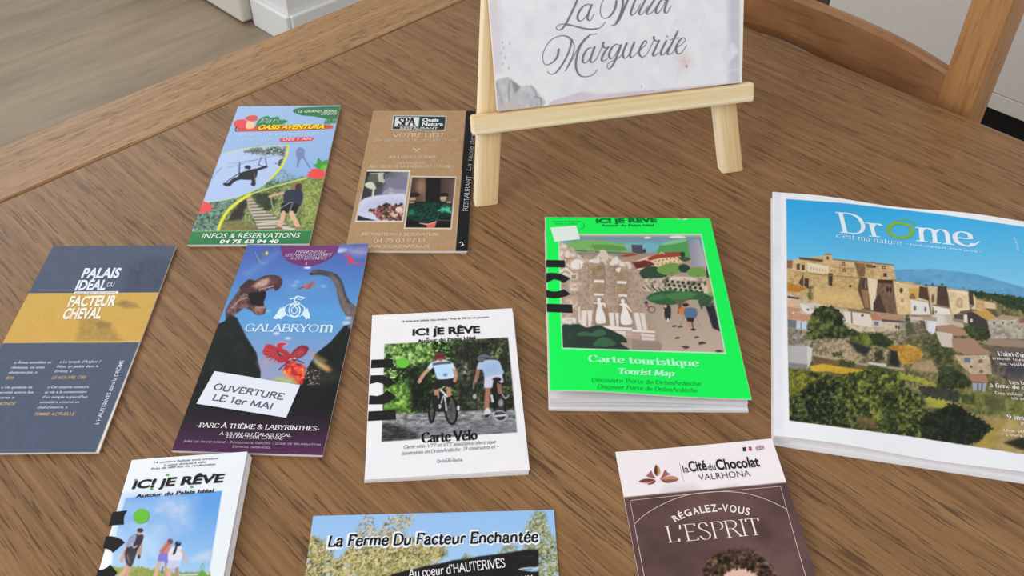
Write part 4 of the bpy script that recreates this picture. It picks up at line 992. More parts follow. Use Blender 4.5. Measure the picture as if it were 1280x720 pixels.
# the pasted sticker
A()
stk = [ga.local(p) for p in [(150, 423), (425, 468), (380, 572), (92, 527)]]
sb = bmesh.new()
lo = [sb.verts.new(((p[0] - ga.cu) * U, (p[1] - ga.cv) * U, 0.0296 * U)) for p in stk]; hi = [sb.verts.new(((p[0] - ga.cu) * U, (p[1] - ga.cv) * U, 0.0335 * U)) for p in stk]
sb.faces.new(hi); sb.faces.new(lo[::-1])
for i in range(4): sb.faces.new((lo[i], lo[(i + 1) % 4], hi[(i + 1) % 4], hi[i]))
ga.extra = []; ga.lift = 0.0062; D(); SG = (84, 94, 108)
ga.text('OUVERTURE', (236, 214), (740, 290), 44, SG, a=10, b=8.5, serif=0, tilt=0.0, **SERIF); ga.text('LE 1er MAI', (232, 291), (654, 360), 46, SG, a=10, b=8.5, serif=0, tilt=0.0, **SERIF)
for V, F, rgb in ga.extra:
    vs = [sb.verts.new(((x - ga.cu) * U, (y - ga.cv) * U, z * U)) for x, y, z in V]
    for f in F:
        try: sb.faces.new([vs[i] for i in f]).material_index = 1
        except ValueError: pass
o = obj('sticker', sb, [plain('sticker_paper', (226, 232, 244), 0.5, 0.3, 0.01, 80), ink(SG)], t)
o['label'] = 'white pasted sticker announcing the opening date'

# ---- cycling map
r = math.radians(4.5)
def ve_surf(u, v): return 0.036 + 0.0 * u
ve = Sheet(top_left(-0.468, 4.44, r, 1.06, 1.505), r, 1.06, 1.505, ve_surf)
A = lambda: ve.crop(445, 385, 0.31944); B = lambda: ve.crop(475, 415, 0.20138)
A(); ve.leafy([(-50, -50), (800, -50), (800, 800), (-50, 800)], [(238, 236, 241), (243, 241, 245)], 100, 2)
ve.text('16 itinéraires balisés tous niveaux * Près de 300 km de parcours', (180, 57), (520, 39), 8, (60, 60, 64), 0.012)
B(); pic = [(28, 75), (795, 32), (852, 622), (8, 682)]
GL = [(10, 16, 11), (30, 48, 22), (70, 110, 44), (196, 222, 146)]
ve.clip(pic); ve.leafy(pic, GL, 13, 1, contrast=3.0, rough=0); ve.leafy([(440, 51), (795, 32), (842, 490), (470, 500)], [(16, 19, 16), (30, 35, 27), (52, 60, 42), (120, 128, 98)], 14, 2, contrast=1.5, soft=6)
ve.leafy([(60, 72), (300, 60), (330, 200), (90, 200)], [(30, 52, 22), (78, 128, 48), (170, 210, 110), (220, 236, 170)], 20, 9, contrast=2.2, soft=8, a=0.8)
ve.leafy([(140, 220), (300, 200), (330, 330), (290, 500), (190, 505), (170, 330)], [(8, 11, 9), (20, 28, 16), (48, 74, 32)], 20, 3, contrast=1.6, soft=4); ve.leafy([(20, 330), (170, 300), (190, 490), (20, 500)], [(30, 50, 20), (92, 140, 50), (176, 212, 110)], 20, 5, contrast=2, soft=5)
ve.leafy([(480, 200), (540, 200), (545, 290), (490, 280)], [(20, 24, 20), (90, 90, 84), (220, 222, 226)], 14, 7, contrast=2.5, soft=5, a=0.9)
ve.ell(588, 400, 12, 16, (168, 168, 150)); ve.leafy([(690, 80), (760, 100), (740, 180), (690, 160)], [(24, 28, 22), (60, 72, 44), (150, 166, 110)], 12, 11, contrast=2.4, soft=4)
ve.leafy([(10, 560), (130, 512), (330, 498), (560, 490), (846, 478), (852, 622), (8, 682)], [(74, 75, 79), (112, 113, 117), (150, 151, 156), (200, 201, 206)], 26, 4, contrast=1.9, stretch=0.32)
ve.leafy([(8, 560), (120, 580), (250, 640), (230, 668), (8, 682)], [(26, 27, 26), (52, 54, 52), (104, 106, 104)], 22, 6, stretch=0.4, soft=3); ve.leafy([(20, 510), (150, 505), (130, 530), (10, 570)], [(140, 140, 130), (190, 190, 184)], 20, 3, soft=3)
ve.leafy([(260, 600), (852, 560), (852, 622), (240, 668)], [(88, 89, 93), (120, 121, 126), (140, 141, 146)], 26, 8, stretch=0.3, soft=6, a=0.7)
def ring(sh, cx, cy, rx, ry, w, c, fillc=None, rot=0.1):
    p = [(cx + rx * math.cos(a) * math.cos(rot) - ry * math.sin(a) * math.sin(rot), cy + rx * math.cos(a) * math.sin(rot) + ry * math.sin(a) * math.cos(rot)) for a in np.linspace(0, 2 * math.pi, 25)]
    if fillc: sh.poly(p, fillc, 1.0, a=0.75)
    sh.line(p, w, c)
ring(ve, 322, 478, 19, 84, 13, (18, 18, 20), (52, 52, 54), 0.03); ring(ve, 441, 486, 36, 86, 14, (18, 18, 20), (86, 86, 90), -0.08)
for a in (0.3, 1.1, 1.9, 2.7): ve.line([(441 - 30 * math.cos(a), 486 - 74 * math.sin(a)), (441 + 30 * math.cos(a), 486 + 74 * math.sin(a))], 4, (60, 60, 64))
ve.poly([(322, 375), (400, 350), (440, 420), (415, 480), (360, 500), (326, 470)], (24, 25, 27)); ve.line([(372, 358), (400, 382), (416, 400)], 10, (226, 228, 234)); ve.line([(400, 392), (408, 440), (412, 486)], 9, (222, 224, 232)); ve.line([(392, 400), (380, 440)], 7, (200, 200, 210)); ve.ell(370, 462, 10, 14, (200, 202, 206)); ve.ell(486, 472, 8, 16, (222, 222, 224)); ve.line([(240, 312), (300, 326), (345, 318)], 9, (26, 26, 26), smooth=True)
ve.line([(350, 350), (352, 405)], 30, (184, 132, 110)); ve.line([(424, 335), (428, 388)], 28, (190, 138, 114)); ve.line([(345, 405), (352, 470)], 28, (30, 30, 32)); ve.poly([(342, 290), (462, 278), (456, 326), (430, 346), (402, 332), (384, 346), (332, 362)], (31, 31, 35))
ve.line([(312, 222), (270, 265), (244, 308)], 22, (198, 150, 128), smooth=True); ve.line([(454, 222), (472, 262), (464, 302)], 20, (190, 140, 118), smooth=True)
ve.sp([(296, 222), (310, 200), (340, 182), (390, 176), (440, 184), (462, 216), (464, 232), (448, 230), (462, 272), (440, 288), (360, 292), (345, 260), (330, 222), (312, 232)], (204, 226, 245)); ve.sp([(350, 216), (430, 210), (446, 262), (370, 276)], (176, 214, 246), 3, a=0.7); ve.line([(334, 200), (385, 193), (436, 190)], 17, (92, 98, 116), smooth=True); ve.line([(330, 205), (340, 250), (352, 285)], 5, (90, 110, 130), smooth=True); ve.ell(405, 266, 14, 10, (70, 110, 150), soft=1, a=0.7)
ve.ell(376, 172, 14, 10, (150, 108, 90)); ve.sp([(334, 160), (350, 134), (380, 126), (402, 142), (406, 170), (370, 166), (342, 178)], (112, 46, 52)); ve.line([(345, 150), (395, 146)], 4, (60, 28, 32))
ring(ve, 742, 458, 32, 88, 11, (20, 20, 22), (58, 58, 60), -0.1); ve.poly([(700, 300), (735, 290), (750, 380), (735, 470), (700, 480), (692, 380)], (26, 26, 28)); ve.line([(692, 395), (700, 430)], 14, (206, 208, 214)); ve.line([(745, 360), (775, 410), (800, 392)], 5, (206, 206, 212), smooth=True); ve.ell(750, 440, 16, 22, (150, 150, 154), soft=1.4)
ring(ve, 745, 520, 44, 30, 4, (206, 206, 212)); ve.line([(716, 522), (776, 516)], 10, (214, 214, 220))
ve.line([(670, 335), (664, 420), (663, 485)], 30, (168, 116, 96), smooth=True); ve.line([(738, 322), (744, 372)], 26, (150, 102, 84)); ve.sp([(646, 500), (664, 470), (688, 490), (680, 525), (652, 530)], (206, 206, 212)); ve.poly([(646, 515), (688, 508), (672, 530), (650, 532)], (40, 40, 44))
ve.poly([(648, 275), (758, 258), (766, 312), (742, 318), (704, 298), (696, 346), (646, 346)], (206, 204, 226)); ve.sp([(698, 290), (725, 280), (752, 288), (745, 305), (718, 306)], (30, 29, 32)); ve.line([(706, 296), (745, 318)], 12, (34, 33, 36))
ve.line([(610, 226), (602, 270), (590, 312)], 22, (160, 112, 94), smooth=True); ve.line([(576, 318), (640, 316)], 6, (70, 68, 66)); ve.line([(582, 318), (580, 350)], 9, (120, 120, 112))
ve.sp([(602, 230), (610, 196), (636, 178), (690, 172), (736, 180), (756, 225), (766, 258), (700, 268), (654, 284), (640, 240), (624, 232)], (170, 194, 226)); ve.sp([(650, 215), (720, 200), (745, 240), (660, 262)], (150, 178, 214), 4, a=0.6)
ve.sp([(604, 160), (632, 140), (668, 144), (690, 162), (655, 168), (640, 182), (612, 182)], (96, 106, 122)); ve.line([(615, 160), (680, 160)], 5, (44, 48, 54)); ve.ell(632, 182, 14, 8, (120, 84, 70))
ve.clip(); A(); BK = (32, 31, 33); GN = (104, 196, 58)
def ici(sh, S_):
    for p in S_: sh.shape(p, BK)
ve.shape([(60, 203), (143, 200), (146, 232), (58, 236)], BK)
ve.shape([(57, 264), (104, 263), (132, 275), (156, 293), (122, 313), (104, 297), (84, 291), (55, 298)], BK); ve.shape([(52, 342), (84, 345), (104, 338), (122, 322), (158, 348), (132, 367), (104, 377), (50, 378)], BK); ve.shape([(49, 405), (154, 400), (157, 437), (46, 443)], BK)
ve.poly([(54, 296), (88, 290), (106, 298), (106, 335), (88, 344), (52, 342)], (240, 238, 242))
ve.shape([(183 + 25 * math.cos(a), 216 + 20 * math.sin(a)) for a in np.linspace(0, 2 * math.pi, 20, endpoint=False)], GN)
ve.text('iC! jE RÊVE', (220, 108), (486, 97), 25, BK, 0.045); ve.text('Autour du Palais Idéal', (240, 136), (468, 122), 12, BK, 0.03)
for x, y in [(313, 74), (280, 119), (398, 108), (455, 73)]: ve.ell(x, y, 5, 4, (70, 80, 60))
ve.text('Carte Vélo', (256, 527), (476, 515), 38, (24, 23, 26), a=10, b=2, serif=6, **SERIF)
ve.text('Carte vélo, VTT et VTT assistance électrique', (185, 551), (546, 530), 13, (96, 94, 100), shear=0.25, a=5, b=3, serif=4, **SERIF); ve.text('Itinéraires en DrômArdèche. 19 itinéraires et *', (178, 576), (556, 548), 13, (96, 94, 100), shear=0.25, a=5, b=3, serif=4, **SERIF)
ve.text('DrômArdèche', (318, 607), (417, 600), 13, (110, 110, 118), 0.0); ve.text('porte de', (350, 592), (385, 590), 6, (140, 140, 146), 0.0)
t = leaflet('map_leaflet', 'white folded cycling map showing two cyclists on a shaded road', 'map', ve, 'tourist leaflets on the table')
ve.build('cover', PRINT_GLOSS, t, 0.010)
slab('folded_map', ve, 0.013, 0.0255, PAPER, t, (0.006, 0.004, 0.01, -0.004), -0.004); slab('folded_map', ve, 0.0, 0.012, PAPER, t, (0.004, 0.0, 0.008, -0.006), -0.012)
# ---- bright green tourist map
r = -0.008
GW, GH = 1.385, 2.0
def gr_surf(u, v): return 0.085 + 0.075 * np.exp(-((u - 0.15) ** 2) / 0.5) * np.clip(-v / GH, 0, 1) ** 1.5 + 0.02 * np.clip(-v / GH, 0, 1)
gr = Sheet((0.272, 6.285), r, GW, GH, gr_surf)
A = lambda: gr.crop(670, 260, 0.36806); B = lambda: gr.crop(680, 265, 0.13889); C_ = lambda: gr.crop(790, 285, 0.2222); D = lambda: gr.crop(680, 350, 0.13889); E_ = lambda: gr.crop(700, 430, 0.171875)
gr.fill((4, 246, 88)); A()
GREEN = (4, 246, 88)
gr.line([(30, 20), (46, 640)], 5, (214, 208, 196)); gr.line([(590, 20), (735, 660)], 3.5, (170, 206, 120)); gr.line([(10, 30), (620, 33)], 2.5, (120, 200, 110))
gr.poly([(478, 26), (512, 26), (512, 40), (480, 38)], (226, 206, 196)); gr.ell(494, 34, 7, 3, (60, 50, 50))
GD = (10, 112, 52)
gr.text('iC! jE RÊVE', (204, 51), (412, 48), 14, GD, 0.05); gr.text('Autour du Palais Idéal', (222, 63), (400, 62), 7, GD, 0.02); gr.text('Scannez et découvrez', (58, 48), (152, 48), 5, (8, 150, 66), 0.0); gr.text('toutes nos idées', (64, 56), (140, 56), 5, (8, 150, 66), 0.0); gr.stroke([(160, 52), (164, 62), (156, 70), (150, 70)], 1.5, GD)
P = [(75, 88), (562, 88), (646, 496), (88, 478)]
gr.poly(P, (196, 238, 206)); P = [(79, 92), (559, 92), (641, 491), (91, 474)]
gr.clip(P); gr.grad(P, (300, 280), (160, 140, 124), (560, 480), (186, 166, 148))
gr.poly([(79, 92), (559, 92), (562, 100), (80, 99)], (190, 160, 146), 1); gr.grad([(79, 98), (561, 99), (570, 150), (83, 150)], (300, 100), (104, 150, 172), (300, 150), (120, 182, 190), 1); gr.poly([(79, 115), (360, 118), (360, 150), (80, 150)], (140, 160, 150), 2, a=0.6)
gr.sp([(455, 97), (480, 93), (500, 95), (508, 101), (460, 102)], (238, 220, 208)); gr.sp([(368, 100), (380, 97), (392, 102), (372, 104)], (232, 224, 216))
gr.sp([(85, 128), (130, 112), (180, 108), (240, 113), (300, 124), (330, 140), (290, 150), (160, 150), (90, 140)], (124, 178, 96)); gr.sp([(180, 126), (260, 126), (320, 138), (280, 147), (200, 140)], (96, 150, 80)); gr.sp([(300, 124), (340, 120), (360, 136), (320, 146)], (130, 180, 176))
gr.sp([(410, 140), (430, 122), (470, 112), (520, 112), (530, 168), (470, 165), (420, 160)], (82, 156, 84)); gr.sp([(425, 122), (470, 108), (510, 106), (500, 116), (440, 126)], (134, 190, 150)); gr.sp([(360, 124), (400, 118), (418, 132), (400, 148), (362, 150)], (112, 176, 196))
gr.poly([(82, 148), (330, 152), (360, 190), (90, 190)], (140, 136, 124), 1); gr.line([(112, 143), (220, 149), (330, 155)], 3, (74, 84, 84)); gr.line([(182, 128), (176, 146), (196, 150)], 2.2, (196, 170, 130)); gr.line([(186, 128), (200, 150)], 2, (196, 170, 130))
gr.poly([(324, 124), (361, 126), (364, 156), (327, 154)], (74, 74, 88)); gr.ell(368, 146, 7, 7, (60, 60, 64))
gr.poly([(290, 158), (330, 150), (350, 160), (345, 195), (300, 190)], (176, 140, 118)); gr.poly([(285, 162), (325, 152), (348, 160), (300, 166)], (140, 72, 58))
gr.poly([(345, 178), (376, 166), (498, 160), (502, 184), (440, 196), (395, 214), (340, 226), (330, 200)], (226, 196, 158)); gr.poly([(378, 170), (410, 158), (430, 152), (490, 148), (502, 162), (470, 166), (420, 170), (384, 180)], (156, 66, 50)); gr.poly([(326, 186), (372, 176), (404, 190), (390, 198), (334, 208)], (104, 44, 42)); gr.line([(420, 156), (428, 150), (436, 156)], 3, (226, 196, 158))
for k in range(9): gr.ell(392 + k * 13, 184 - k * 2.6, 2.2, 2.8, (112, 62, 50)); gr.ell(346 + k * 5, 214 - k * 1.2, 1.6, 2, (112, 62, 50))
for k in range(7): gr.ell(400 + k * 14, 194 - k * 2.6, 2, 2.6, (130, 80, 62))
gr.grad([(515, 112), (552, 106), (580, 196), (528, 200)], (515, 150), (138, 138, 152), (570, 150), (176, 176, 186)); gr.ell(498, 158, 8, 10, (34, 54, 40)); gr.sp([(484, 168), (510, 166), (525, 175), (500, 182)], (60, 84, 62))
gr.sp([(350, 220), (375, 200), (412, 200), (440, 212), (444, 232), (400, 240), (362, 238)], (44, 72, 54)); gr.sp([(410, 210), (432, 192), (470, 186), (496, 198), (496, 216), (468, 226), (432, 226)], (112, 152, 74)); gr.line([(462, 220), (460, 236)], 5, (130, 104, 80)); gr.sp([(484, 200), (502, 190), (522, 200), (520, 216), (494, 218)], (40, 62, 48)); gr.sp([(512, 218), (532, 202), (560, 202), (576, 216), (570, 232), (530, 234)], (112, 156, 76)); gr.line([(550, 228), (552, 240)], 5, (130, 104, 80)); gr.sp([(580, 195), (592, 210), (600, 240), (580, 235)], (36, 60, 44))
gr.leafy([(372, 240), (420, 238), (470, 232), (592, 238), (600, 292), (470, 296), (360, 280), (352, 262)], [(64, 70, 58), (166, 148, 128), (206, 190, 170), (224, 206, 188)], 9, 6, contrast=2.2, soft=1)
for k in range(26):
    j, i = divmod(k, 7); gr.ell(446 + i * 18 + j * 5, 248 + j * 13 + i * 2, 5.5, 5.5, (42, 58, 46))
for k in range(5): gr.line([(356 + k * 20, 262 + k * 3), (372 + k * 20, 276 + k * 3)], 3.4, (60, 50, 46))
gr.poly([(575, 240), (597, 238), (606, 290), (588, 292)], (196, 160, 120)); gr.leafy([(565, 296), (615, 276), (640, 320), (600, 350)], [(60, 120, 60), (104, 170, 76), (146, 190, 110)], 10, 8, soft=1)
gr.grad([(372, 320), (612, 318), (641, 491), (425, 488), (420, 420)], (500, 320), (172, 152, 136), (540, 490), (188, 168, 150), 2)
gr.sp([(376, 304), (400, 288), (450, 280), (500, 284), (550, 282), (582, 296), (570, 312), (520, 312), (470, 328), (420, 328), (385, 316)], (46, 94, 58)); gr.sp([(440, 296), (490, 286), (545, 290), (520, 308), (470, 312)], (70, 124, 74), 1); gr.sp([(380, 306), (420, 292), (440, 306), (400, 314)], (66, 118, 72), 1)
gr.poly([(478, 318), (498, 314), (494, 334), (498, 356), (480, 358), (484, 336)], (112, 86, 66)); gr.line([(490, 326), (470, 312)], 7, (112, 86, 66)); gr.line([(490, 326), (515, 308)], 7, (112, 86, 66))
gr.leafy([(572, 322), (600, 322), (612, 352), (626, 420), (600, 408), (585, 360)], [(28, 30, 36), (44, 48, 54)], 9, 4); gr.leafy([(545, 300), (600, 300), (600, 330), (560, 340)], [(36, 56, 44), (76, 110, 70)], 9, 8, soft=1.2)
gr.sp([(434, 338), (446, 328), (458, 340), (456, 376), (440, 378)], (44, 44, 50)); gr.ell(440, 334, 5, 5, (220, 170, 140)); gr.line([(434, 345), (430, 376)], 4, (214, 170, 140)); gr.line([(448, 376), (448, 384)], 5, (226, 226, 226)); gr.ell(508, 329, 11, 6, (46, 36, 36)); gr.sp([(484, 346), (500, 336), (518, 340), (516, 360), (492, 362)], (206, 120, 70)); gr.sp([(505, 342), (540, 340), (548, 358), (540, 374), (508, 372)], (82, 112, 144)); gr.poly([(510, 372), (538, 374), (534, 388), (514, 386)], (38, 36, 42)); gr.line([(518, 388), (524, 402)], 6, (196, 130, 100)); gr.line([(530, 388), (534, 412)], 5, (120, 60, 50)); gr.ell(534, 413, 9, 3.5, (30, 30, 30)); gr.line([(505, 365), (490, 400)], 2, (150, 130, 120)); gr.line([(542, 370), (560, 405)], 2, (150, 130, 120))
ring(gr, 393, 345, 12, 10, 2.2, (56, 54, 58)); ring(gr, 376, 340, 7, 8, 2, (56, 54, 58)); gr.ell(374, 322, 7, 6, (60, 66, 110)); gr.line([(376, 328), (384, 342)], 5, (196, 60, 60))
for x, y in [(490, 402), (470, 400), (545, 438), (560, 460), (510, 474), (620, 488), (480, 440)]: gr.sp([(x - 9, y + 3), (x, y - 3), (x + 9, y + 1), (x, y + 5)], (92, 82, 76), 0.5)
for x, y in [(565, 458), (508, 472), (622, 486)]: gr.sp([(x - 15, y), (x, y - 5), (x + 14, y + 2), (x + 2, y + 3)], (70, 62, 60), 0.5)
ST = [(142, 120, 100), (172, 150, 132), (190, 170, 152)]
gr.leafy([(92, 190), (150, 160), (260, 158), (330, 190), (362, 240), (368, 330), (386, 378), (400, 432), (330, 438), (92, 400)], ST, 6, 1)
B(); W_ = [(158, 132, 112), (204, 182, 164), (232, 222, 214)]
gr.leafy([(140, 262), (260, 330), (350, 420), (430, 430), (520, 350), (620, 400), (740, 460), (800, 500), (740, 490), (600, 470), (500, 440), (400, 450), (300, 480), (240, 560), (140, 620)], W_, 24, 3, contrast=2.2, soft=1)
gr.sp([(240, 470), (255, 440), (300, 425), (345, 440), (350, 480), (330, 510), (290, 516), (250, 500)], (230, 224, 220)); gr.sp([(590, 470), (620, 420), (660, 400), (670, 450), (640, 480)], (228, 216, 208)); gr.sp([(680, 480), (690, 445), (720, 470), (725, 490)], (226, 214, 204)); gr.sp([(730, 455), (770, 450), (790, 500), (760, 510)], (220, 204, 192)); gr.sp([(410, 450), (430, 425), (500, 430), (490, 460)], (226, 214, 206)); gr.sp([(190, 370), (220, 350), (230, 400), (195, 410)], (224, 214, 206)); gr.ell(155, 375, 16, 24, (226, 216, 208)); gr.sp([(500, 350), (540, 340), (580, 390), (560, 480), (520, 420)], (214, 196, 182)); gr.ell(575, 450, 18, 18, (180, 150, 130)); gr.ell(375, 430, 20, 14, (196, 172, 154))
for k in range(4): gr.line([(140, 500 + 30 * k), (200, 490 + 24 * k), (270, 545 + 20 * k)], 11, (226, 214, 204) if k % 2 else (168, 142, 122), smooth=True)
gr.poly([(236, 555), (300, 550), (304, 605), (240, 608)], (222, 208, 198)); gr.poly([(248, 567), (290, 565), (290, 600), (250, 602)], (150, 134, 120))
gr.leafy([(430, 500), (480, 478), (520, 480), (548, 510), (542, 740), (448, 740)], [(138, 110, 84), (160, 132, 106), (176, 150, 126)], 30, 5, soft=1); gr.leafy([(645, 545), (690, 515), (735, 530), (745, 740), (655, 740)], [(138, 110, 84), (160, 132, 106), (176, 150, 126)], 30, 6, soft=1); gr.sp([(648, 512), (690, 500), (680, 540), (656, 535)], (232, 222, 214))
for x in (322, 400, 548, 640, 748): gr.line([(x, 470), (x + 2, 600), (x - 4, 760)], 3, (126, 102, 84), smooth=True)
gr.leafy([(210, 620), (320, 610), (310, 700), (215, 700)], [(150, 126, 104), (180, 156, 136), (206, 186, 170)], 30, 8)
for q in [[(450, 610), (540, 614), (540, 637), (448, 632)], [(655, 622), (742, 626), (742, 648), (655, 642)]]: gr.poly(q, (232, 222, 216))
D(); gr.leafy([(220, 30), (330, 20), (320, 100), (230, 100)], W_, 24, 7, soft=2)
for q in [[(448, 120), (537, 125), (537, 142), (448, 138)], [(672, 130), (748, 131), (748, 152), (676, 148)], [(452, 5), (540, 8), (540, 24), (450, 20)], [(660, 12), (742, 14), (742, 32), (660, 28)]]: gr.poly(q, (232, 222, 216))
gr.leafy([(160, 180), (300, 140), (310, 330), (165, 340)], [(160, 136, 118), (186, 164, 148), (224, 212, 204)], 30, 9, soft=2); gr.poly([(308, 240), (324, 240), (326, 380), (312, 385)], (224, 212, 204)); gr.leafy([(160, 345), (220, 335), (280, 340), (300, 410), (165, 420)], [(180, 156, 138), (226, 216, 208), (236, 228, 222)], 34, 2)
for cx in (502, 712): gr.sp([(cx - 50, 380), (cx - 45, 220), (cx - 12, 150), (cx + 30, 170), (cx + 70, 260), (cx + 85, 400), (cx + 20, 425), (cx - 40, 420)], (152, 124, 100))
WM = (232, 224, 219)
gr.sp([(470, 385), (470, 290), (482, 240), (478, 216), (450, 212), (452, 204), (480, 202), (476, 176), (490, 158), (512, 168), (508, 200), (548, 208), (554, 250), (542, 240), (528, 218), (524, 255), (545, 310), (556, 372), (540, 390)], WM, 0.4); gr.sp([(694, 390), (690, 320), (708, 258), (700, 232), (682, 226), (680, 216), (700, 208), (690, 184), (706, 170), (726, 180), (724, 206), (745, 216), (788, 276), (780, 284), (742, 244), (770, 310), (794, 388), (740, 404)], WM, 0.4)
for q in [[(340, 275), (385, 275), (382, 420), (324, 402)], [(390, 275), (436, 275), (424, 420), (400, 420)], [(580, 294), (630, 294), (636, 436), (602, 430)], [(640, 296), (674, 296), (672, 432), (656, 430)], [(806, 296), (850, 296), (884, 440), (842, 440)]]: gr.poly(q, (226, 216, 210))
gr.poly([(540, 410), (900, 440), (960, 440), (960, 456), (620, 450), (540, 430)], (230, 222, 216)); gr.poly([(640, 458), (735, 460), (735, 525), (690, 520)], (222, 210, 202)); gr.poly([(742, 460), (830, 462), (830, 525), (742, 522)], (186, 162, 146)); gr.line([(742, 490), (830, 492)], 4, (226, 214, 206)); gr.line([(640, 492), (735, 495)], 3, (170, 150, 136))
C_(); gr.poly([(0, 478), (48, 475), (70, 480), (80, 560), (130, 578), (130, 600), (0, 590)], (168, 146, 128), 0.6); gr.poly([(8, 478), (38, 476), (58, 575), (30, 575)], (226, 216, 210)); gr.poly([(44, 476), (70, 480), (86, 575), (64, 575)], (222, 210, 204)); gr.poly([(0, 572), (130, 580), (130, 590), (0, 584)], (232, 224, 218)); gr.poly([(50, 592), (128, 600), (128, 634), (56, 630)], (216, 202, 194)); gr.line([(50, 612), (128, 618)], 3, (156, 132, 116)); gr.poly([(0, 592), (40, 594), (44, 625), (0, 622)], (186, 156, 138)); gr.poly([(0, 622), (60, 634), (150, 636), (172, 660), (160, 700), (0, 690)], (150, 134, 122))
D(); gr.sp([(160, 418), (240, 400), (325, 398), (382, 428), (480, 408), (560, 432), (640, 468), (720, 508), (748, 562), (690, 568), (770, 632), (600, 636), (380, 632), (165, 616)], (38, 56, 47)); gr.sp([(282, 490), (350, 464), (430, 476), (480, 446), (540, 452), (556, 490), (480, 510), (400, 504), (330, 506)], (58, 98, 68)); gr.sp([(440, 582), (470, 545), (530, 512), (596, 530), (648, 575), (600, 596), (500, 600)], (58, 98, 68)); gr.leafy([(170, 420), (300, 410), (280, 600), (172, 610)], [(34, 50, 42), (50, 76, 58)], 40, 3, soft=5, a=0.7)
gr.clip(); gr.crop(680, 265, 0.13889)
gr.shape([(58, 142), (290, 124), (326, 246), (96, 270)], (226, 240, 232))
gr.shape([(20, 432), (186, 436), (190, 500), (20, 497)], BK); gr.shape([(20, 552), (70, 548), (130, 552), (185, 572), (232, 600), (176, 642), (140, 618), (90, 606), (20, 640)], BK)
D(); gr.shape([(20, 88), (70, 104), (110, 104), (150, 96), (178, 84), (240, 128), (190, 150), (130, 164), (80, 166), (20, 158)], BK); gr.shape([(22, 214), (255, 222), (257, 298), (26, 289)], BK)
gr.clip(); E_(); PL_ = (182, 255, 214)
gr.text('Carte touristique', (206, 130), (1016, 164), 46, PL_, a=15, b=2.4, serif=5, **SERIF); gr.text('Tourist Map', (418, 217), (832, 236), 40, PL_, shear=0.22, a=14, b=2, serif=5, **SERIF)
gr.text('Découvrir Porte de DrômArdèche', (232, 275), (1026, 304), 28, (16, 132, 60), a=5, b=2, serif=6, **SERIF); gr.text('Discover Porte de DrômArdèche', (270, 324), (1000, 352), 28, (16, 132, 60), shear=0.22, a=5, b=2, serif=6, **SERIF)
t = leaflet('map_leaflet', 'bright green folded tourist map with an illustrated palace, in front of the easel', 'map', gr, 'tourist leaflets on the table')
gr.build('cover', PRINT_GLOSS, t, 0.010)
slab('folded_map', gr, 0.0, 0.020, PAPER, t, (0.0, 0.012, 0.10, -0.03))
MAPIN = plain('map_inside', (216, 222, 230), 0.5, 0.3, 0.2, 60)
slab('folded_map', gr, lambda u, v: 0.024 + 0.010 * -v / GH * math.sin(3 * u), lambda u, v: 0.040 + 0.016 * -v / GH * math.sin(2.6 * u), MAPIN, t, (0.008, 0.02, 0.08, -0.005))
slab('folded_map', gr, lambda u, v: 0.045 + 0.018 * -v / GH * math.sin(2.6 * u), lambda u, v: 0.3 * (float(gr_surf(u, v)) - 0.085) + 0.068, PAPER, t, (0.006, 0.02, 0.05, 0.0))

# ---- large magazine
DR = math.radians(-11.0); DWd, DHt = 2.2, 2.72
def dr_surf(u, v): return 0.085 + 0.012 * np.sin(u * 5.2 - 0.6) + 0.0 * v
dm = Sheet((2.257, 6.656), DR, DWd, DHt, dr_surf, cell=0.0062)
A = lambda: dm.crop(950, 225, 0.52083); B = lambda: dm.crop(975, 300, 0.16667); C_ = lambda: dm.crop(1125, 300, 0.16667); D = lambda: dm.crop(975, 400, 0.22206); E_ = lambda: dm.crop(1125, 400, 0.27778); F_ = lambda: dm.crop(1020, 240, 0.203125)
dm.fill((238, 240, 245)); A()
dm.leafy([(30, 0), (50, 0), (58, 640), (28, 640)], [(222, 226, 234), (236, 238, 244)], 30, 4, soft=2)
P = [(62, 45), (200, 55), (420, 80), (620, 110), (1060, 172), (1010, 760), (634, 658), (350, 614), (70, 577)]
dm.clip(P); dm.grad(P, (350, 60), (44, 168, 230), (350, 260), (132, 204, 238))
dm.leafy([(320, 215), (420, 213), (520, 226), (634, 258), (1060, 372), (1060, 420), (634, 330), (500, 272), (330, 250)], [(86, 152, 196), (98, 164, 206), (112, 176, 214)], 14, 3, stretch=0.5)
dm.leafy([(490, 262), (634, 282), (1060, 390), (1060, 700), (634, 660), (560, 320)], [(26, 38, 24), (44, 62, 34), (70, 88, 50)], 6, 4, stretch=0.5)
STO = [(168, 136, 88), (198, 166, 112), (222, 194, 146)]
dm.leafy([(62, 205), (330, 240), (560, 290), (900, 420), (900, 760), (62, 580)], [(60, 62, 40), (110, 106, 68), (168, 152, 110)], 5, 6)
B(); dm.leafy([(48, 155), (140, 140), (330, 118), (400, 145), (640, 165), (850, 185), (868, 300), (700, 300), (600, 280), (350, 262), (190, 245), (48, 225)], [(176, 142, 98), (206, 176, 128), (226, 202, 158)], 22, 2)
dm.poly([(48, 152), (95, 150), (90, 215), (48, 212)], (140, 106, 78)); dm.poly([(143, 128), (322, 146), (322, 166), (145, 146)], (96, 78, 62)); dm.poly([(205, 168), (365, 198), (362, 250), (210, 238)], (230, 216, 188))
for k in range(6): dm.ell(232 + k * 22, 214 + k * 3.6, 6, 15, (196, 172, 132))
dm.poly([(330, 108), (390, 108), (392, 150), (335, 150)], (206, 180, 134)); dm.poly([(328, 112), (345, 100), (380, 102), (396, 114)], (150, 122, 90)); dm.poly([(350, 124), (366, 124), (366, 146), (350, 146)], (70, 54, 42))
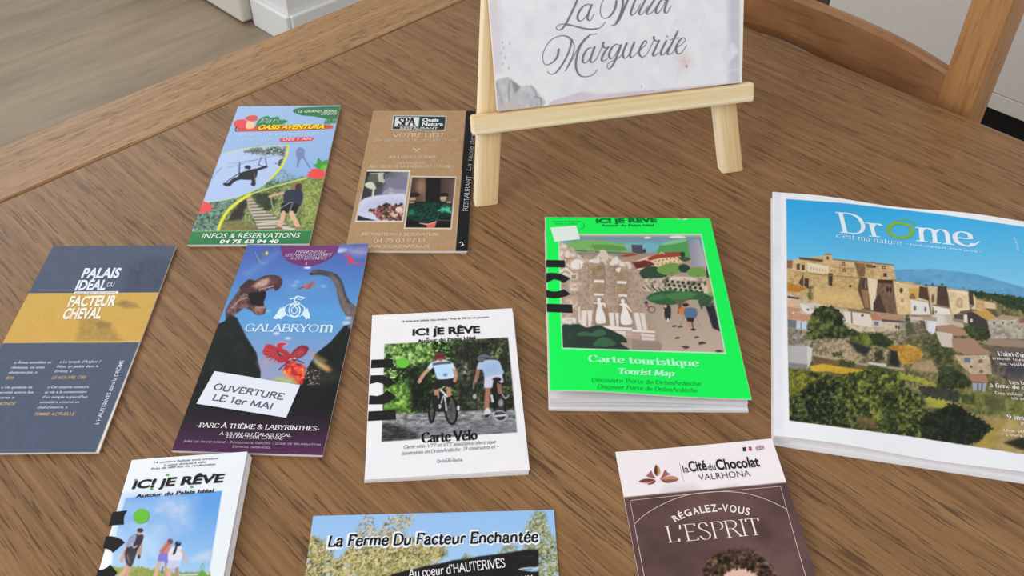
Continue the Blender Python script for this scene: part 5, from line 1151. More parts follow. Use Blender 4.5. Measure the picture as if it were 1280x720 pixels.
for x, y, w, h in [(136, 200, 12, 22), (173, 206, 12, 20), (475, 180, 12, 13), (480, 226, 12, 13), (776, 205, 14, 13), (788, 262, 14, 14), (628, 228, 8, 24), (706, 200, 14, 10)]: dm.poly([(x - w, y - h), (x + w, y - h), (x + w, y + h), (x - w, y + h)], (84, 62, 48), 0.4)
for x, y in [(475, 180), (480, 226), (776, 205)]: dm.line([(x, y - 13), (x, y + 13)], 4, (206, 180, 140)); dm.line([(x - 12, y), (x + 12, y)], 4, (206, 180, 140))
dm.leafy([(556, 168), (640, 176), (632, 275), (592, 276), (575, 230)], [(112, 82, 60), (150, 112, 80)], 18, 3); dm.line([(400, 146), (640, 166), (852, 188)], 8, (128, 98, 70)); dm.line([(400, 205), (560, 215)], 5, (160, 130, 90)); dm.line([(740, 235), (860, 245)], 5, (170, 140, 104)); dm.poly([(645, 180), (690, 182), (690, 210), (645, 205)], (120, 88, 64))
dm.leafy([(48, 222), (190, 246), (370, 264), (605, 282), (582, 370), (640, 505), (600, 522), (380, 500), (250, 470), (48, 392)], STO, 16, 5, stretch=0.6)
dm.poly([(140, 322), (182, 240), (178, 340), (165, 350)], (78, 58, 42)); dm.poly([(176, 250), (236, 262), (230, 370), (176, 340)], (190, 160, 112)); dm.poly([(184, 285), (216, 290), (214, 368), (182, 345)], (64, 50, 38)); dm.poly([(362, 248), (396, 252), (392, 346), (366, 340)], (68, 54, 44)); dm.leafy([(50, 318), (140, 340), (195, 365), (140, 392), (50, 384)], [(166, 108, 36), (196, 136, 54)], 14, 7); dm.ell(527, 346, 9, 10, (52, 42, 36)); dm.leafy([(215, 350), (245, 345), (250, 440), (215, 445)], [(60, 66, 36), (110, 110, 60)], 10, 8, soft=1.5)
dm.line([(220, 255), (400, 268), (600, 286)], 6, (150, 118, 76)); dm.leafy([(250, 380), (560, 400), (600, 500), (260, 460)], [(206, 172, 108), (226, 196, 138)], 16, 9, soft=6, stretch=0.5)
dm.poly([(600, 278), (656, 285), (652, 345), (672, 372), (676, 518), (632, 512), (582, 370)], (92, 72, 56)); dm.leafy([(610, 370), (665, 380), (670, 510), (634, 505)], [(140, 108, 76), (170, 136, 98)], 14, 2, soft=1); dm.poly([(656, 282), (732, 300), (718, 450), (704, 535), (682, 520), (664, 380)], (232, 212, 182)); dm.leafy([(735, 296), (848, 306), (860, 420), (878, 556), (700, 532), (722, 420)], [(92, 70, 56), (118, 92, 72), (134, 106, 84)], 18, 4); dm.poly([(735, 296), (846, 300), (848, 326), (738, 322)], (58, 44, 38)); dm.ell(806, 370, 9, 22, (44, 36, 34)); dm.ell(829, 372, 9, 22, (44, 36, 34)); dm.poly([(700, 470), (745, 400), (800, 548), (700, 534)], (74, 56, 46)); dm.ell(632, 335, 12, 30, (60, 46, 38)); dm.line([(640, 310), (640, 360)], 5, (190, 160, 124))
dm.leafy([(850, 308), (940, 316), (940, 562), (880, 552), (862, 420)], [(206, 174, 128), (228, 200, 156), (236, 212, 174)], 22, 6); dm.ell(908, 376, 13, 22, (70, 52, 44)); dm.ell(914, 455, 7, 12, (110, 84, 64)); dm.line([(850, 330), (935, 338)], 5, (190, 156, 110))
C_(); dm.leafy([(-6, 318), (60, 312), (190, 348), (235, 560), (-6, 562)], [(206, 174, 126), (224, 196, 148), (234, 210, 170)], 22, 7); dm.ell(10, 378, 12, 20, (74, 56, 46)); dm.ell(16, 455, 7, 11, (120, 92, 70)); dm.line([(0, 318), (200, 346)], 7, (186, 150, 102)); dm.poly([(64, 362), (142, 362), (132, 440), (72, 432)], (206, 164, 82)); dm.sp([(72, 440), (80, 408), (100, 402), (118, 440)], (140, 108, 72)); dm.line([(0, 402), (66, 406)], 5, (190, 156, 110))
dm.poly([(146, 345), (206, 358), (232, 560), (222, 560), (214, 455), (138, 432)], (82, 60, 46)); dm.leafy([(205, 345), (282, 350), (276, 482), (250, 486), (236, 560), (222, 450)], [(200, 174, 132), (222, 198, 160)], 18, 3); dm.ell(247, 440, 11, 34, (112, 86, 66)); dm.leafy([(285, 342), (350, 350), (374, 505), (274, 482)], [(66, 50, 42), (92, 70, 56)], 14, 5); dm.line([(190, 340), (350, 348)], 5, (120, 96, 70))
dm.leafy([(354, 362), (514, 386), (524, 530), (450, 545), (384, 565)], [(208, 182, 142), (226, 204, 166), (236, 216, 182)], 24, 8); dm.sp([(424, 500), (426, 450), (445, 430), (468, 450), (470, 505)], (192, 164, 124)); dm.ell(446, 470, 12, 22, (206, 184, 146)); dm.line([(356, 382), (512, 400)], 5, (250, 232, 200)); dm.line([(356, 362), (514, 384)], 6, (186, 152, 110)); dm.poly([(512, 395), (548, 402), (556, 492), (522, 482)], (74, 58, 46)); dm.poly([(548, 400), (572, 440), (572, 525), (530, 515), (556, 490)], (220, 196, 158)); dm.line([(525, 486), (556, 492)], 6, (160, 140, 140))
dm.leafy([(568, 446), (630, 456), (715, 474), (722, 522), (660, 540), (700, 590), (574, 530)], STO, 14, 3); dm.poly([(628, 462), (714, 478), (720, 520), (640, 512)], (220, 196, 150)); dm.leafy([(640, 512), (720, 520), (740, 580), (680, 560)], [(70, 66, 46), (120, 110, 76)], 12, 5)
for q in [(195, 338), (244, 332), (316, 334)]: dm.ell(q[0], q[1], 9, 9, (60, 84, 96))
dm.poly([(78, 446), (212, 468), (228, 562), (86, 564)], (228, 223, 216)); dm.line([(74, 442), (214, 466)], 7, (186, 166, 140)); dm.ell(112, 512, 10, 20, (120, 112, 104)); dm.ell(190, 520, 9, 20, (120, 112, 104))
dm.poly([(245, 490), (372, 516), (384, 570), (262, 566)], (232, 226, 218)); dm.poly([(240, 482), (372, 502), (372, 516), (246, 494)], (150, 122, 100)); dm.poly([(262, 530), (275, 530), (275, 548), (262, 546)], (110, 96, 88))
dm.leafy([(70, 562), (380, 560), (470, 600), (480, 660), (360, 640), (250, 650), (80, 620)], [(150, 128, 110), (196, 180, 160), (224, 212, 198)], 26, 4); dm.poly([(80, 560), (240, 566), (240, 580), (80, 574)], (150, 118, 92)); dm.poly([(240, 565), (330, 565), (332, 640), (240, 638)], (214, 208, 204)); dm.poly([(344, 555), (440, 570), (500, 620), (400, 640), (350, 620)], (196, 180, 164)); dm.poly([(390, 580), (480, 600), (490, 630), (400, 610)], (160, 132, 112)); dm.poly([(400, 565), (480, 560), (482, 600), (410, 590)], (84, 76, 78))
dm.poly([(500, 548), (546, 536), (655, 602), (672, 692), (520, 650)], (66, 58, 60)); dm.poly([(478, 560), (504, 560), (506, 625), (478, 610)], (226, 220, 214)); dm.poly([(448, 534), (545, 522), (548, 542), (450, 548)], (110, 88, 76)); dm.poly([(540, 535), (660, 528), (738, 594), (652, 602)], (196, 156, 82)); dm.ell(536, 604, 10, 14, (210, 206, 206))
dm.leafy([(655, 602), (740, 582), (760, 562), (900, 580), (940, 640), (940, 720), (680, 715)], [(150, 140, 124), (186, 176, 160), (214, 204, 188)], 30, 5); dm.poly([(735, 572), (830, 566), (905, 586), (850, 600), (740, 600)], (176, 150, 122))
for k in range(9): dm.poly([(700 + k * 22, 612 + (k % 3) * 18), (712 + k * 22, 612 + (k % 3) * 18), (712 + k * 22, 640 + (k % 3) * 18), (700 + k * 22, 640 + (k % 3) * 18)], (84, 76, 72), 0.4)
dm.poly([(890, 590), (960, 600), (960, 660), (900, 650)], (150, 100, 84)); dm.poly([(280, 645), (400, 652), (552, 716), (280, 722)], (170, 138, 114)); dm.poly([(275, 690), (360, 690), (360, 724), (285, 724)], (92, 88, 96)); dm.poly([(184, 600), (272, 612), (262, 700), (238, 716), (196, 668)], (222, 224, 232)); dm.poly([(150, 568), (276, 580), (276, 610), (180, 600)], (176, 154, 132)); dm.poly([(146, 600), (186, 610), (196, 664), (160, 660)], (84, 62, 56)); dm.leafy([(480, 650), (560, 640), (660, 690), (670, 730), (520, 720)], [(30, 40, 24), (60, 76, 40), (100, 112, 70)], 16, 6)
dm.poly([(-20, 575), (75, 590), (75, 640), (-20, 625)], (66, 62, 66)); dm.leafy([(30, 640), (70, 610), (120, 700), (40, 720)], [(32, 40, 24), (74, 84, 46)], 14, 7, soft=1)
B(); dm.leafy([(48, 390), (250, 470), (380, 500), (500, 515), (700, 540), (940, 565), (940, 730), (48, 730)], [(150, 128, 104), (196, 178, 152), (222, 208, 186)], 28, 4); dm.poly([(52, 418), (150, 432), (140, 446), (55, 434)], (78, 62, 52)); dm.leafy([(48, 440), (140, 450), (150, 500), (50, 502)], [(206, 172, 140), (222, 190, 158)], 20, 3); dm.poly([(140, 480), (270, 470), (350, 500), (200, 510)], (206, 196, 186)); dm.poly([(150, 470), (200, 490), (260, 540), (240, 560), (180, 540), (160, 510)], (226, 218, 206)); dm.ell(210, 522, 9, 8, (70, 64, 62)); dm.poly([(52, 500), (155, 512), (150, 540), (52, 530)], (180, 144, 116))
dm.leafy([(52, 530), (215, 560), (260, 578), (240, 612), (150, 606), (52, 588)], [(184, 132, 104), (206, 152, 122)], 16, 5); dm.poly([(52, 592), (125, 605), (122, 665), (52, 652)], (112, 116, 126)); dm.poly([(125, 606), (235, 618), (232, 672), (122, 664)], (190, 204, 220)); dm.line([(160, 620), (158, 662)], 8, (90, 110, 136)); dm.line([(205, 626), (203, 666)], 6, (110, 126, 146)); dm.ell(98, 548, 10, 7, (214, 206, 198)); dm.leafy([(52, 660), (240, 690), (230, 730), (52, 730)], [(90, 84, 74), (150, 142, 130), (190, 180, 166)], 16, 9)
dm.poly([(480, 535), (690, 560), (690, 655), (540, 630), (480, 615)], (226, 217, 203)); dm.poly([(505, 512), (680, 540), (692, 556), (515, 532)], (134, 104, 84)); dm.line([(536, 540), (540, 622)], 9, (90, 84, 84)); dm.ell(618, 566, 10, 9, (60, 58, 58)); dm.poly([(672, 556), (722, 540), (772, 600), (690, 602)], (184, 128, 98)); dm.poly([(688, 604), (770, 606), (766, 650), (690, 652)], (206, 200, 192)); dm.poly([(705, 612), (740, 612), (738, 642), (706, 640)], (110, 124, 140))
dm.poly([(735, 542), (935, 568), (935, 604), (762, 590)], (178, 142, 114)); dm.poly([(762, 592), (935, 606), (935, 624), (764, 612)], (92, 84, 80)); dm.leafy([(764, 615), (935, 626), (935, 690), (770, 660)], [(196, 176, 148), (220, 204, 180)], 18, 6); dm.ell(872, 652, 8, 15, (80, 72, 66)); dm.ell(892, 656, 8, 15, (80, 72, 66)); dm.poly([(890, 690), (935, 695), (935, 715), (890, 710)], (70, 66, 62))
D(); dm.leafy([(45, 40), (130, 62), (180, 120), (180, 150), (45, 140)], [(70, 66, 58), (130, 120, 108), (176, 166, 154)], 14, 3)
dm.leafy([(150, 80), (698, 60), (698, 290), (180, 200)], [(64, 62, 46), (116, 106, 80), (170, 154, 122), (196, 180, 146)], 13, 8); dm.leafy([(250, 130), (340, 110), (400, 140), (420, 210), (280, 200)], [(120, 104, 82), (176, 156, 128), (200, 182, 152)], 10, 4, soft=2)
dm.leafy([(380, 95), (470, 70), (640, 110), (640, 160), (520, 150), (400, 130)], [(46, 54, 22), (96, 106, 40), (142, 146, 62)], 16, 5, soft=1); dm.poly([(385, 118), (440, 130), (515, 160), (480, 200), (430, 180)], (42, 44, 46), 2); dm.leafy([(500, 80), (560, 70), (640, 120), (600, 160), (520, 140)], [(26, 36, 20), (60, 74, 38)], 14, 6, soft=1); dm.poly([(620, 160), (690, 190), (672, 275), (604, 250)], (36, 37, 32), 3); dm.leafy([(530, 180), (575, 172), (585, 220), (540, 240)], [(40, 46, 26), (84, 84, 50)], 12, 5, soft=1.5); dm.leafy([(600, 150), (698, 140), (698, 172), (640, 172)], [(150, 104, 36), (196, 146, 56)], 12, 6)
dm.leafy([(290, 180), (350, 176), (355, 210), (295, 208)], [(40, 48, 24), (96, 100, 56)], 12, 3, soft=1.5)
dm.poly([(45, 142), (155, 145), (182, 160), (176, 226), (156, 280), (45, 268)], (178, 176, 176)); dm.poly([(150, 146), (182, 160), (176, 226), (156, 280)], (206, 202, 198)); dm.poly([(45, 238), (155, 250), (156, 282), (45, 270)], (130, 128, 130), 1); dm.line([(184, 194), (340, 226), (500, 256), (698, 276)], 10, (176, 156, 126)); dm.leafy([(184, 205), (480, 262), (480, 280), (190, 250)], [(90, 72, 48), (140, 108, 66)], 12, 4); dm.leafy([(330, 225), (420, 235), (420, 265), (340, 255)], [(40, 48, 22), (84, 92, 44)], 12, 5, soft=1)
dm.leafy([(165, 262), (240, 246), (330, 262), (490, 284), (400, 312), (280, 292), (180, 290)], [(176, 136, 34), (202, 164, 50), (214, 180, 70)], 14, 6); dm.leafy([(495, 250), (580, 262), (660, 290), (600, 320), (500, 296)], [(36, 48, 22), (84, 96, 44)], 14, 9, soft=1); dm.poly([(500, 236), (600, 250), (600, 262), (500, 248)], (206, 206, 200))
dm.leafy([(45, 268), (160, 284), (300, 316), (420, 290), (500, 285), (698, 300), (730, 660), (52, 575)], [(18, 25, 15), (46, 56, 25), (92, 102, 42), (146, 148, 68)], 17, 2, contrast=2.1)
dm.leafy([(50, 280), (150, 290), (190, 340), (120, 400), (52, 420)], [(60, 66, 26), (128, 126, 44), (176, 160, 60)], 14, 7, soft=4)
dm.leafy([(58, 460), (110, 410), (190, 345), (290, 318), (370, 370), (430, 470), (440, 560), (420, 615), (250, 590), (58, 572)], [(12, 16, 11), (30, 38, 20), (66, 78, 36), (120, 128, 66)], 15, 4, contrast=2.1, soft=2, smooth=True)
dm.leafy([(430, 540), (520, 545), (560, 620), (440, 600)], [(80, 66, 40), (140, 116, 76)], 12, 3, soft=3, a=0.8); dm.leafy([(560, 430), (698, 400), (710, 640), (600, 630)], [(18, 26, 14), (52, 64, 28), (106, 116, 52)], 16, 11, contrast=2, soft=5)
B(); dm.leafy([(205, 640), (235, 560), (260, 515), (340, 492), (420, 510), (478, 570), (490, 640), (590, 690), (560, 735), (190, 740), (215, 690)], [(16, 22, 16), (38, 50, 28), (76, 88, 44), (116, 126, 64)], 26, 7, contrast=2, smooth=True)
E_(); dm.leafy([(-12, 285), (40, 300), (95, 350), (130, 420), (150, 480), (110, 530), (-12, 526)], [(16, 24, 14), (48, 60, 27), (104, 112, 50), (150, 152, 74)], 14, 21, contrast=2.1, soft=1); dm.leafy([(-5, 120), (50, 112), (104, 148), (78, 184), (30, 200), (-5, 180)], [(140, 98, 34), (186, 142, 56), (206, 166, 84)], 11, 4, smooth=True); dm.leafy([(60, 190), (180, 170), (170, 240), (50, 225)], [(150, 126, 92), (184, 160, 124)], 10, 5, soft=2); dm.leafy([(100, 70), (160, 60), (240, 110), (240, 200), (160, 200), (110, 130)], [(30, 38, 22), (66, 74, 40), (120, 116, 78)], 10, 6, soft=2); dm.leafy([(0, 0), (120, 10), (120, 70), (0, 100)], [(60, 60, 50), (120, 112, 96), (180, 168, 148)], 9, 3, soft=3, a=0.6)
dm.poly([(160, 50), (235, 60), (240, 125), (190, 120), (170, 80)], (206, 196, 182)); dm.poly([(162, 26), (238, 20), (334, 70), (250, 64), (172, 50)], (172, 134, 110)); dm.poly([(232, 84), (330, 84), (404, 152), (292, 156), (236, 128)], (166, 132, 110)); dm.leafy([(245, 160), (404, 156), (414, 244), (322, 246), (272, 200)], [(164, 142, 116), (190, 168, 140), (206, 188, 162)], 12, 4); dm.poly([(288, 168), (318, 170), (316, 192), (290, 190)], (96, 116, 140)); dm.ell(366, 232, 9, 7, (90, 104, 120)); dm.ell(362, 186, 10, 9, (110, 104, 100)); dm.ell(320, 210, 7, 6, (100, 92, 84)); dm.poly([(304, 246), (390, 248), (398, 280), (324, 277)], (172, 122, 98)); dm.poly([(325, 282), (388, 284), (382, 324), (328, 318)], (156, 166, 176)); dm.line([(350, 288), (350, 316)], 7, (80, 90, 104)); dm.line([(370, 288), (368, 318)], 7, (80, 90, 104))
dm.leafy([(400, 160), (460, 140), (640, 150), (640, 290), (480, 270), (420, 240)], [(58, 56, 58), (92, 84, 78), (140, 122, 100)], 12, 5); dm.poly([(470, 200), (640, 205), (640, 250), (480, 240)], (64, 68, 76), 2); dm.poly([(340, 96), (400, 84), (640, 96), (640, 128), (410, 114)], (156, 134, 116)); dm.poly([(360, 118), (640, 130), (640, 165), (420, 150)], (104, 92, 84), 1); dm.leafy([(400, 20), (640, 10), (640, 88), (400, 84)], [(120, 112, 100), (176, 166, 150), (206, 196, 180)], 12, 6, soft=1)
dm.leafy([(290, 40), (330, 28), (400, 50), (404, 84), (340, 92)], [(28, 36, 22), (56, 68, 36), (90, 100, 58)], 9, 8, smooth=True)
dm.leafy([(0, 235), (165, 284), (172, 306), (0, 262)], [(140, 142, 52), (176, 172, 76)], 12, 4); dm.leafy([(80, 296), (290, 318), (262, 372), (100, 352)], [(44, 46, 40), (66, 68, 56)], 14, 5, soft=1); dm.leafy([(108, 344), (232, 368), (200, 402), (130, 388)], [(150, 150, 48), (176, 172, 70)], 12, 6); dm.leafy([(260, 310), (400, 325), (640, 400), (640, 460), (440, 440), (330, 400), (280, 380)], [(70, 78, 38), (112, 114, 58), (150, 146, 88)], 12, 7, soft=2); dm.leafy([(370, 430), (440, 436), (640, 452), (640, 660), (300, 580), (400, 500)], [(140, 118, 70), (166, 144, 90), (184, 162, 108)], 26, 4, soft=3); dm.leafy([(340, 520), (420, 480), (430, 560), (350, 565)], [(150, 134, 62), (176, 152, 74)], 16, 5, soft=5)
dm.leafy([(270, 340), (330, 330), (340, 372), (280, 376)], [(40, 50, 28), (84, 92, 50)], 10, 5, soft=2); dm.leafy([(168, 300), (172, 256), (205, 226), (262, 228), (308, 262), (318, 292), (262, 310), (200, 308)], [(18, 26, 15), (40, 52, 27), (74, 86, 44)], 11, 7, smooth=True); dm.leafy([(165, 200), (240, 210), (250, 232), (180, 250)], [(40, 48, 28), (84, 92, 52)], 10, 8, soft=1.5); dm.leafy([(380, 340), (460, 350), (470, 410), (400, 410)], [(60, 64, 40), (100, 100, 64)], 10, 9, soft=3, a=0.8)
dm.leafy([(95, 470), (120, 425), (185, 395), (250, 378), (330, 428), (380, 460), (416, 484), (384, 520), (330, 558), (220, 556), (100, 528)], [(10, 14, 10), (26, 34, 20), (48, 60, 34)], 13, 3, contrast=1.9, smooth=True); dm.poly([(466, 552), (540, 530), (640, 530), (640, 600), (540, 582)], (38, 37, 28), 2)
dm.text("L'abri d'un massif", (443, 161), (660, 178), 18, WHT, a=9, b=3, serif=5, **SERIF); dm.text('Un massif forestier et', (366, 176), (664, 199), 13, (226, 222, 216), 0.01); dm.text('sa vallée', (450, 203), (590, 213), 13, (226, 222, 216), 0.01)
dm.text('Les balades', (494, 288), (640, 299), 15, WHT, a=9, b=3, serif=5, **SERIF); dm.text('à flanc de coteau', (404, 302), (640, 323), 17, WHT, shear=0.1, a=9, b=3, serif=5, **SERIF); dm.text('Des vallées et villages', (430, 335), (668, 355), 13, (226, 222, 216), 0.01); dm.text('où se poser', (502, 358), (640, 369), 13, (226, 222, 216), 0.01)
dm.text('9 instants', (486, 446), (640, 459), 19, WHT, a=9, b=3, serif=5, **SERIF); dm.text('nature', (546, 474), (640, 482), 17, WHT, a=9, b=3, serif=5, **SERIF); dm.text('Une sélection', (468, 503), (640, 518), 13, (236, 230, 222), 0.01); dm.text('à vivre dehors', (476, 523), (640, 537), 13, (236, 230, 222), 0.01)
dm.clip(); F_(); TW = (230, 242, 250); RG = (132, 184, 60)
dm.text('D', (142, 247), (318, 266), 119, TW, a=8.5, b=2.2, serif=9, **SERIF); dm.text('r', (322, 270), (436, 281), 117, TW, a=8.5, b=2.2, serif=9, **SERIF); dm.text('m', (612, 299), (856, 326), 122, TW, a=8.5, b=2.2, serif=9, **SERIF)
dm.text('e', (850, 325), (985, 338), 122, TW, a=8.5, b=2.4, serif=9, **SERIF); dm.stroke([(930, 336), (970, 330), (1003, 306)], 10, TW)
dm.stroke([(518 + 72 * math.cos(a) - 8 * math.sin(a), 238 + 44 * math.sin(a) + 10 * math.cos(a)) for a in np.linspace(0, 2 * math.pi, 18, endpoint=False)], 26, RG, closed=True)
dm.stroke([(470, 188), (520, 172), (580, 180), (606, 206)], 8, (104, 186, 130), lift=0.8); dm.stroke([(500, 176), (550, 164), (600, 186), (618, 214)], 5, (104, 186, 150), lift=0.8)
dm.text("c'est ma nature", (124, 281), (524, 328), 30, TW, shear=0.2, a=5, b=2.4, serif=4, **SERIF); dm.text('* POUR UNE NUIT, POUR LA VIE *', (556, 326), (1016, 378), 10, TW, 0.01); dm.text('GRATUIT', (1252, 362), (1228, 280), 12, TW, 0.0)
dm.C[:, dm.Ug[0] > 2.13] = (238, 240, 245)
t = leaflet('magazine', 'large white-bordered magazine with a hilltop castle photo on its cover', 'magazine', dm)
dm.build('cover', PRINT_GLOSS, t, 0.010)
slab('page_block', dm, 0.006, lambda u, v: float(dr_surf(u, v)) - 0.011, plain('page_edges', (236, 236, 240), 0.6, 0.2, 0.05, 300), t, (0.012, 0.03, 0.015, 0.015))
slab('back_cover', dm, 0.0, 0.006, PAPER, t, (0.0, 0.0, 0.0, -0.02))
# ---- chocolate museum leaflet
r = math.radians(4.3)
def ch_surf(u, v): return 0.024 + 0.05 * np.clip(u / 1.05, 0, 1) ** 1.5 * np.exp(-(v / 0.9) ** 2) 
ch = Sheet((0.686, 3.887), r, 1.04, 2.1, ch_surf)
A = lambda: ch.crop(760, 540, 0.25)
A(); ch.leafy([(-100, -50), (1300, -50), (1300, 500), (-100, 500)], [(238, 229, 233), (243, 235, 238)], 200, 3)
BR = [(80, 59, 60), (96, 72, 71), (112, 84, 80)]
ch.leafy([(-100, 342), (82, 326), (882, 252), (1400, 206), (1900, 2600), (-100, 2600)], BR, 150, 2, stretch=0.7)
ch.poly([(300, 310), (420, 300), (900, 640), (1100, 900), (900, 900), (560, 480)], (122, 94, 86), 14, a=0.45); ch.poly([(560, 300), (640, 290), (1000, 560), (1010, 620)], (120, 92, 84), 10, a=0.4); ch.poly([(180, 480), (420, 700), (420, 820), (170, 600)], (72, 54, 56), 18, a=0.5)
FL = (222, 198, 188)
for q in [[(196, 800), (150, 560), (110, 343), (480, 305), (862, 273), (950, 590), (1040, 900)]]: ch.stroke(q, 3.2, FL, smooth=False)
ch.stroke([(136, 458), (170, 426), (225, 388), (310, 345), (400, 316), (500, 302), (600, 300), (700, 310), (800, 342), (895, 388)], 3.4, FL)
WC_ = (244, 232, 228)
arc = spline([(334, 452), (385, 428), (437, 412), (490, 403), (545, 398), (600, 400), (655, 407), (708, 419)], False, 12)
al_ = np.concatenate([[0], np.cumsum(np.linalg.norm(np.diff(arc, axis=0), axis=1))])
adv = [(c_, w_) for c_, w_ in zip('RÉGALEZ-VOUS', [60, 54, 76, 70, 52, 54, 64, 36, 68, 78, 70, 52])]; tot = sum(w_ for _, w_ in adv); x_ = 0
def on_arc(k): return (float(np.interp(k, al_, arc[:, 0])), float(np.interp(k, al_, arc[:, 1])))
for c_, w_ in adv:
    k0 = (x_ + w_ * 0.08) / tot * al_[-1]; k1 = (x_ + w_ * 0.92) / tot * al_[-1]
    if c_ == '-':
        p, q_ = on_arc(k0), on_arc(k1); ch.stroke([(p[0], p[1] - 14), (q_[0], q_[1] - 14)], 6, WC_, smooth=False)
    else: ch.text(c_, on_arc(k0), on_arc(k1), 36, WC_, 0.02)
    x_ += w_
ch.text("L'ESPRIT", (300, 553), (776, 512), 82, WC_, a=4.6, b=1.3, serif=8, **SERIF)
DKB = (40, 34, 36)
ch.text('la', (379, 204), (406, 201), 36, DKB, 0.004); ch.text('Cité', (409, 199), (498, 190), 50, DKB, 0.028); ch.text('du', (504, 194), (541, 190), 37, DKB, 0.004); ch.text('Chocolat', (545, 190), (761, 172), 50, DKB, 0.028); ch.text('VALRHONA', (455, 243), (714, 221), 31, (74, 68, 70), -0.004)
ch.stroke([(357, 157), (378, 248)], 1.6, (150, 140, 142), smooth=False)
ch.shape([(245, 221), (232, 205), (232, 182), (240, 164), (247, 190)], (86, 58, 46), True); ch.shape([(245, 221), (247, 190), (242, 165), (256, 180), (260, 202)], (196, 152, 96), True)
ch.shape([(204, 206), (216, 192), (224, 214), (240, 232), (224, 232), (190, 222)], (166, 96, 98)); ch.shape([(284, 188), (300, 206), (318, 210), (296, 218), (256, 238), (270, 220)], (166, 96, 98))
ch.shape([(155, 250), (172, 238), (200, 234), (234, 240), (205, 250)], (108, 70, 60), True); ch.shape([(156, 251), (205, 250), (234, 241), (210, 258), (180, 256)], (206, 140, 132), True); ch.shape([(352, 236), (330, 222), (300, 222), (262, 238), (300, 238)], (196, 140, 104), True); ch.shape([(352, 237), (300, 238), (262, 239), (296, 250), (330, 250)], (150, 92, 90), True)
ch.shape([(200, 264), (214, 250), (238, 243), (228, 258)], (112, 62, 60), True); ch.shape([(318, 254), (296, 250), (268, 242), (284, 254)], (134, 74, 74), True); ch.shape([(240, 245), (252, 236), (262, 240), (252, 248)], (244, 234, 236), True, lift=2)
ch.shape([(672, 78), (690, 76), (692, 96), (675, 98)], (50, 44, 60)); ch.shape([(702, 74), (716, 73), (720, 93), (705, 95)], (190, 72, 84)); ch.shape([(737, 73), (776, 67), (780, 87), (741, 94)], (140, 124, 168))
for q in [[(738, 74), (779, 87)], [(776, 68), (741, 93)]]: ch.stroke(q, 3.4, (232, 222, 230), smooth=False, lift=1.6)
ch.stroke([(757, 70), (760, 91)], 5, (232, 222, 230), smooth=False, lift=1.9); ch.stroke([(739, 84), (778, 77)], 5, (232, 222, 230), smooth=False, lift=1.9); ch.stroke([(757, 70), (760, 91)], 2.6, (186, 76, 100), smooth=False, lift=2.3); ch.stroke([(739, 84), (778, 77)], 2.6, (186, 76, 100), smooth=False, lift=2.3)
ch.sp([(420, 1300), (470, 1050), (560, 960), (740, 940), (860, 1000), (960, 1100), (1060, 1500), (420, 1600)], (60, 46, 46), 4)
ch.sp([(540, 800), (560, 720), (600, 680), (680, 670), (745, 690), (785, 760), (790, 850), (740, 960), (660, 990), (580, 940)], (224, 184, 168), 1.5)
ch.leafy([(470, 760), (480, 690), (500, 645), (545, 612), (600, 592), (660, 588), (730, 600), (790, 640), (830, 690), (850, 760), (840, 840), (800, 800), (775, 740), (740, 712), (690, 690), (620, 690), (575, 720), (545, 790), (500, 830)], [(24, 17, 15), (50, 36, 29), (90, 67, 52), (150, 122, 96)], 15, 4, contrast=2.0, soft=1.4, smooth=True, rough=3.0)
ch.leafy([(560, 600), (650, 575), (740, 590), (700, 620), (600, 620)], [(60, 44, 38), (100, 78, 66)], 14, 6, soft=3, cover=0.6)
for sx_ in (610, 715): ch.sp([(sx_ - 26, 795), (sx_, 786), (sx_ + 26, 795), (sx_, 802)], (70, 48, 42)); ch.line([(sx_ - 32, 772), (sx_, 764), (sx_ + 30, 770)], 9, (74, 52, 42), smooth=True)
ch.line([(664, 800), (656, 850), (676, 856)], 6, (190, 146, 132), smooth=True); ch.line([(630, 900), (665, 908), (704, 898)], 10, (176, 92, 88), smooth=True)
t = leaflet('brochure', 'brown and white chocolate museum brochure with a curly-haired portrait, at the bottom edge', 'brochure', ch, 'tourist leaflets on the table')
ch.build('front_panel', PRINT_MATT, t, 0.010)
slab('folded_panels', ch, 0.0, lambda u, v: float(ch_surf(u, v)) * 0.4 + 0.002, PAPER, t, (0.004, 0.01, 0.006, 0.006))

# ---- walking map, its cover bowed
r = math.radians(3.0)
def wa_surf(u, v): return 0.028 + 0.045 * np.clip(u / 0.75, 0, 1) ** 0.8
wa = Sheet((-2.475, 3.80), r, 0.755, 1.5, wa_surf)
A = lambda: wa.crop(110, 560, 0.2222); B = lambda: wa.crop(110, 620, 0.14844)
A(); wa.leafy([(-200, -50), (1000, -50), (1000, 1400), (-200, 1400)], [(230, 236, 242), (236, 241, 246)], 90, 2)
wa.grad([(212, 282), (755, 240), (640, 960), (90, 960), (160, 480)], (500, 280), (98, 158, 226), (430, 700), (166, 204, 238))
B(); wa.leafy([(320, 20), (900, 0), (860, 260), (560, 330), (300, 330), (280, 200)], [(120, 172, 230), (150, 188, 234), (196, 208, 236)], 110, 4, soft=12, contrast=1.6); wa.leafy([(240, 300), (600, 260), (620, 560), (200, 600)], [(150, 196, 238), (184, 212, 240), (206, 222, 244)], 90, 6, soft=12, contrast=1.5, a=0.8); wa.poly([(860, 530), (960, 480), (1040, 460), (1030, 540), (880, 550)], (196, 212, 236), 4, a=0.8)
wa.leafy([(180, 590), (300, 600), (420, 592), (560, 615), (700, 640), (1030, 640), (1010, 1000), (100, 1000)], [(120, 132, 62), (150, 160, 84), (176, 184, 112)], 22, 3); wa.poly([(760, 650), (1020, 640), (1016, 664), (770, 672)], (206, 216, 206), 1); wa.poly([(770, 650), (940, 644), (940, 652), (780, 660)], (90, 130, 120), 0.6)
SK = (216, 172, 152)
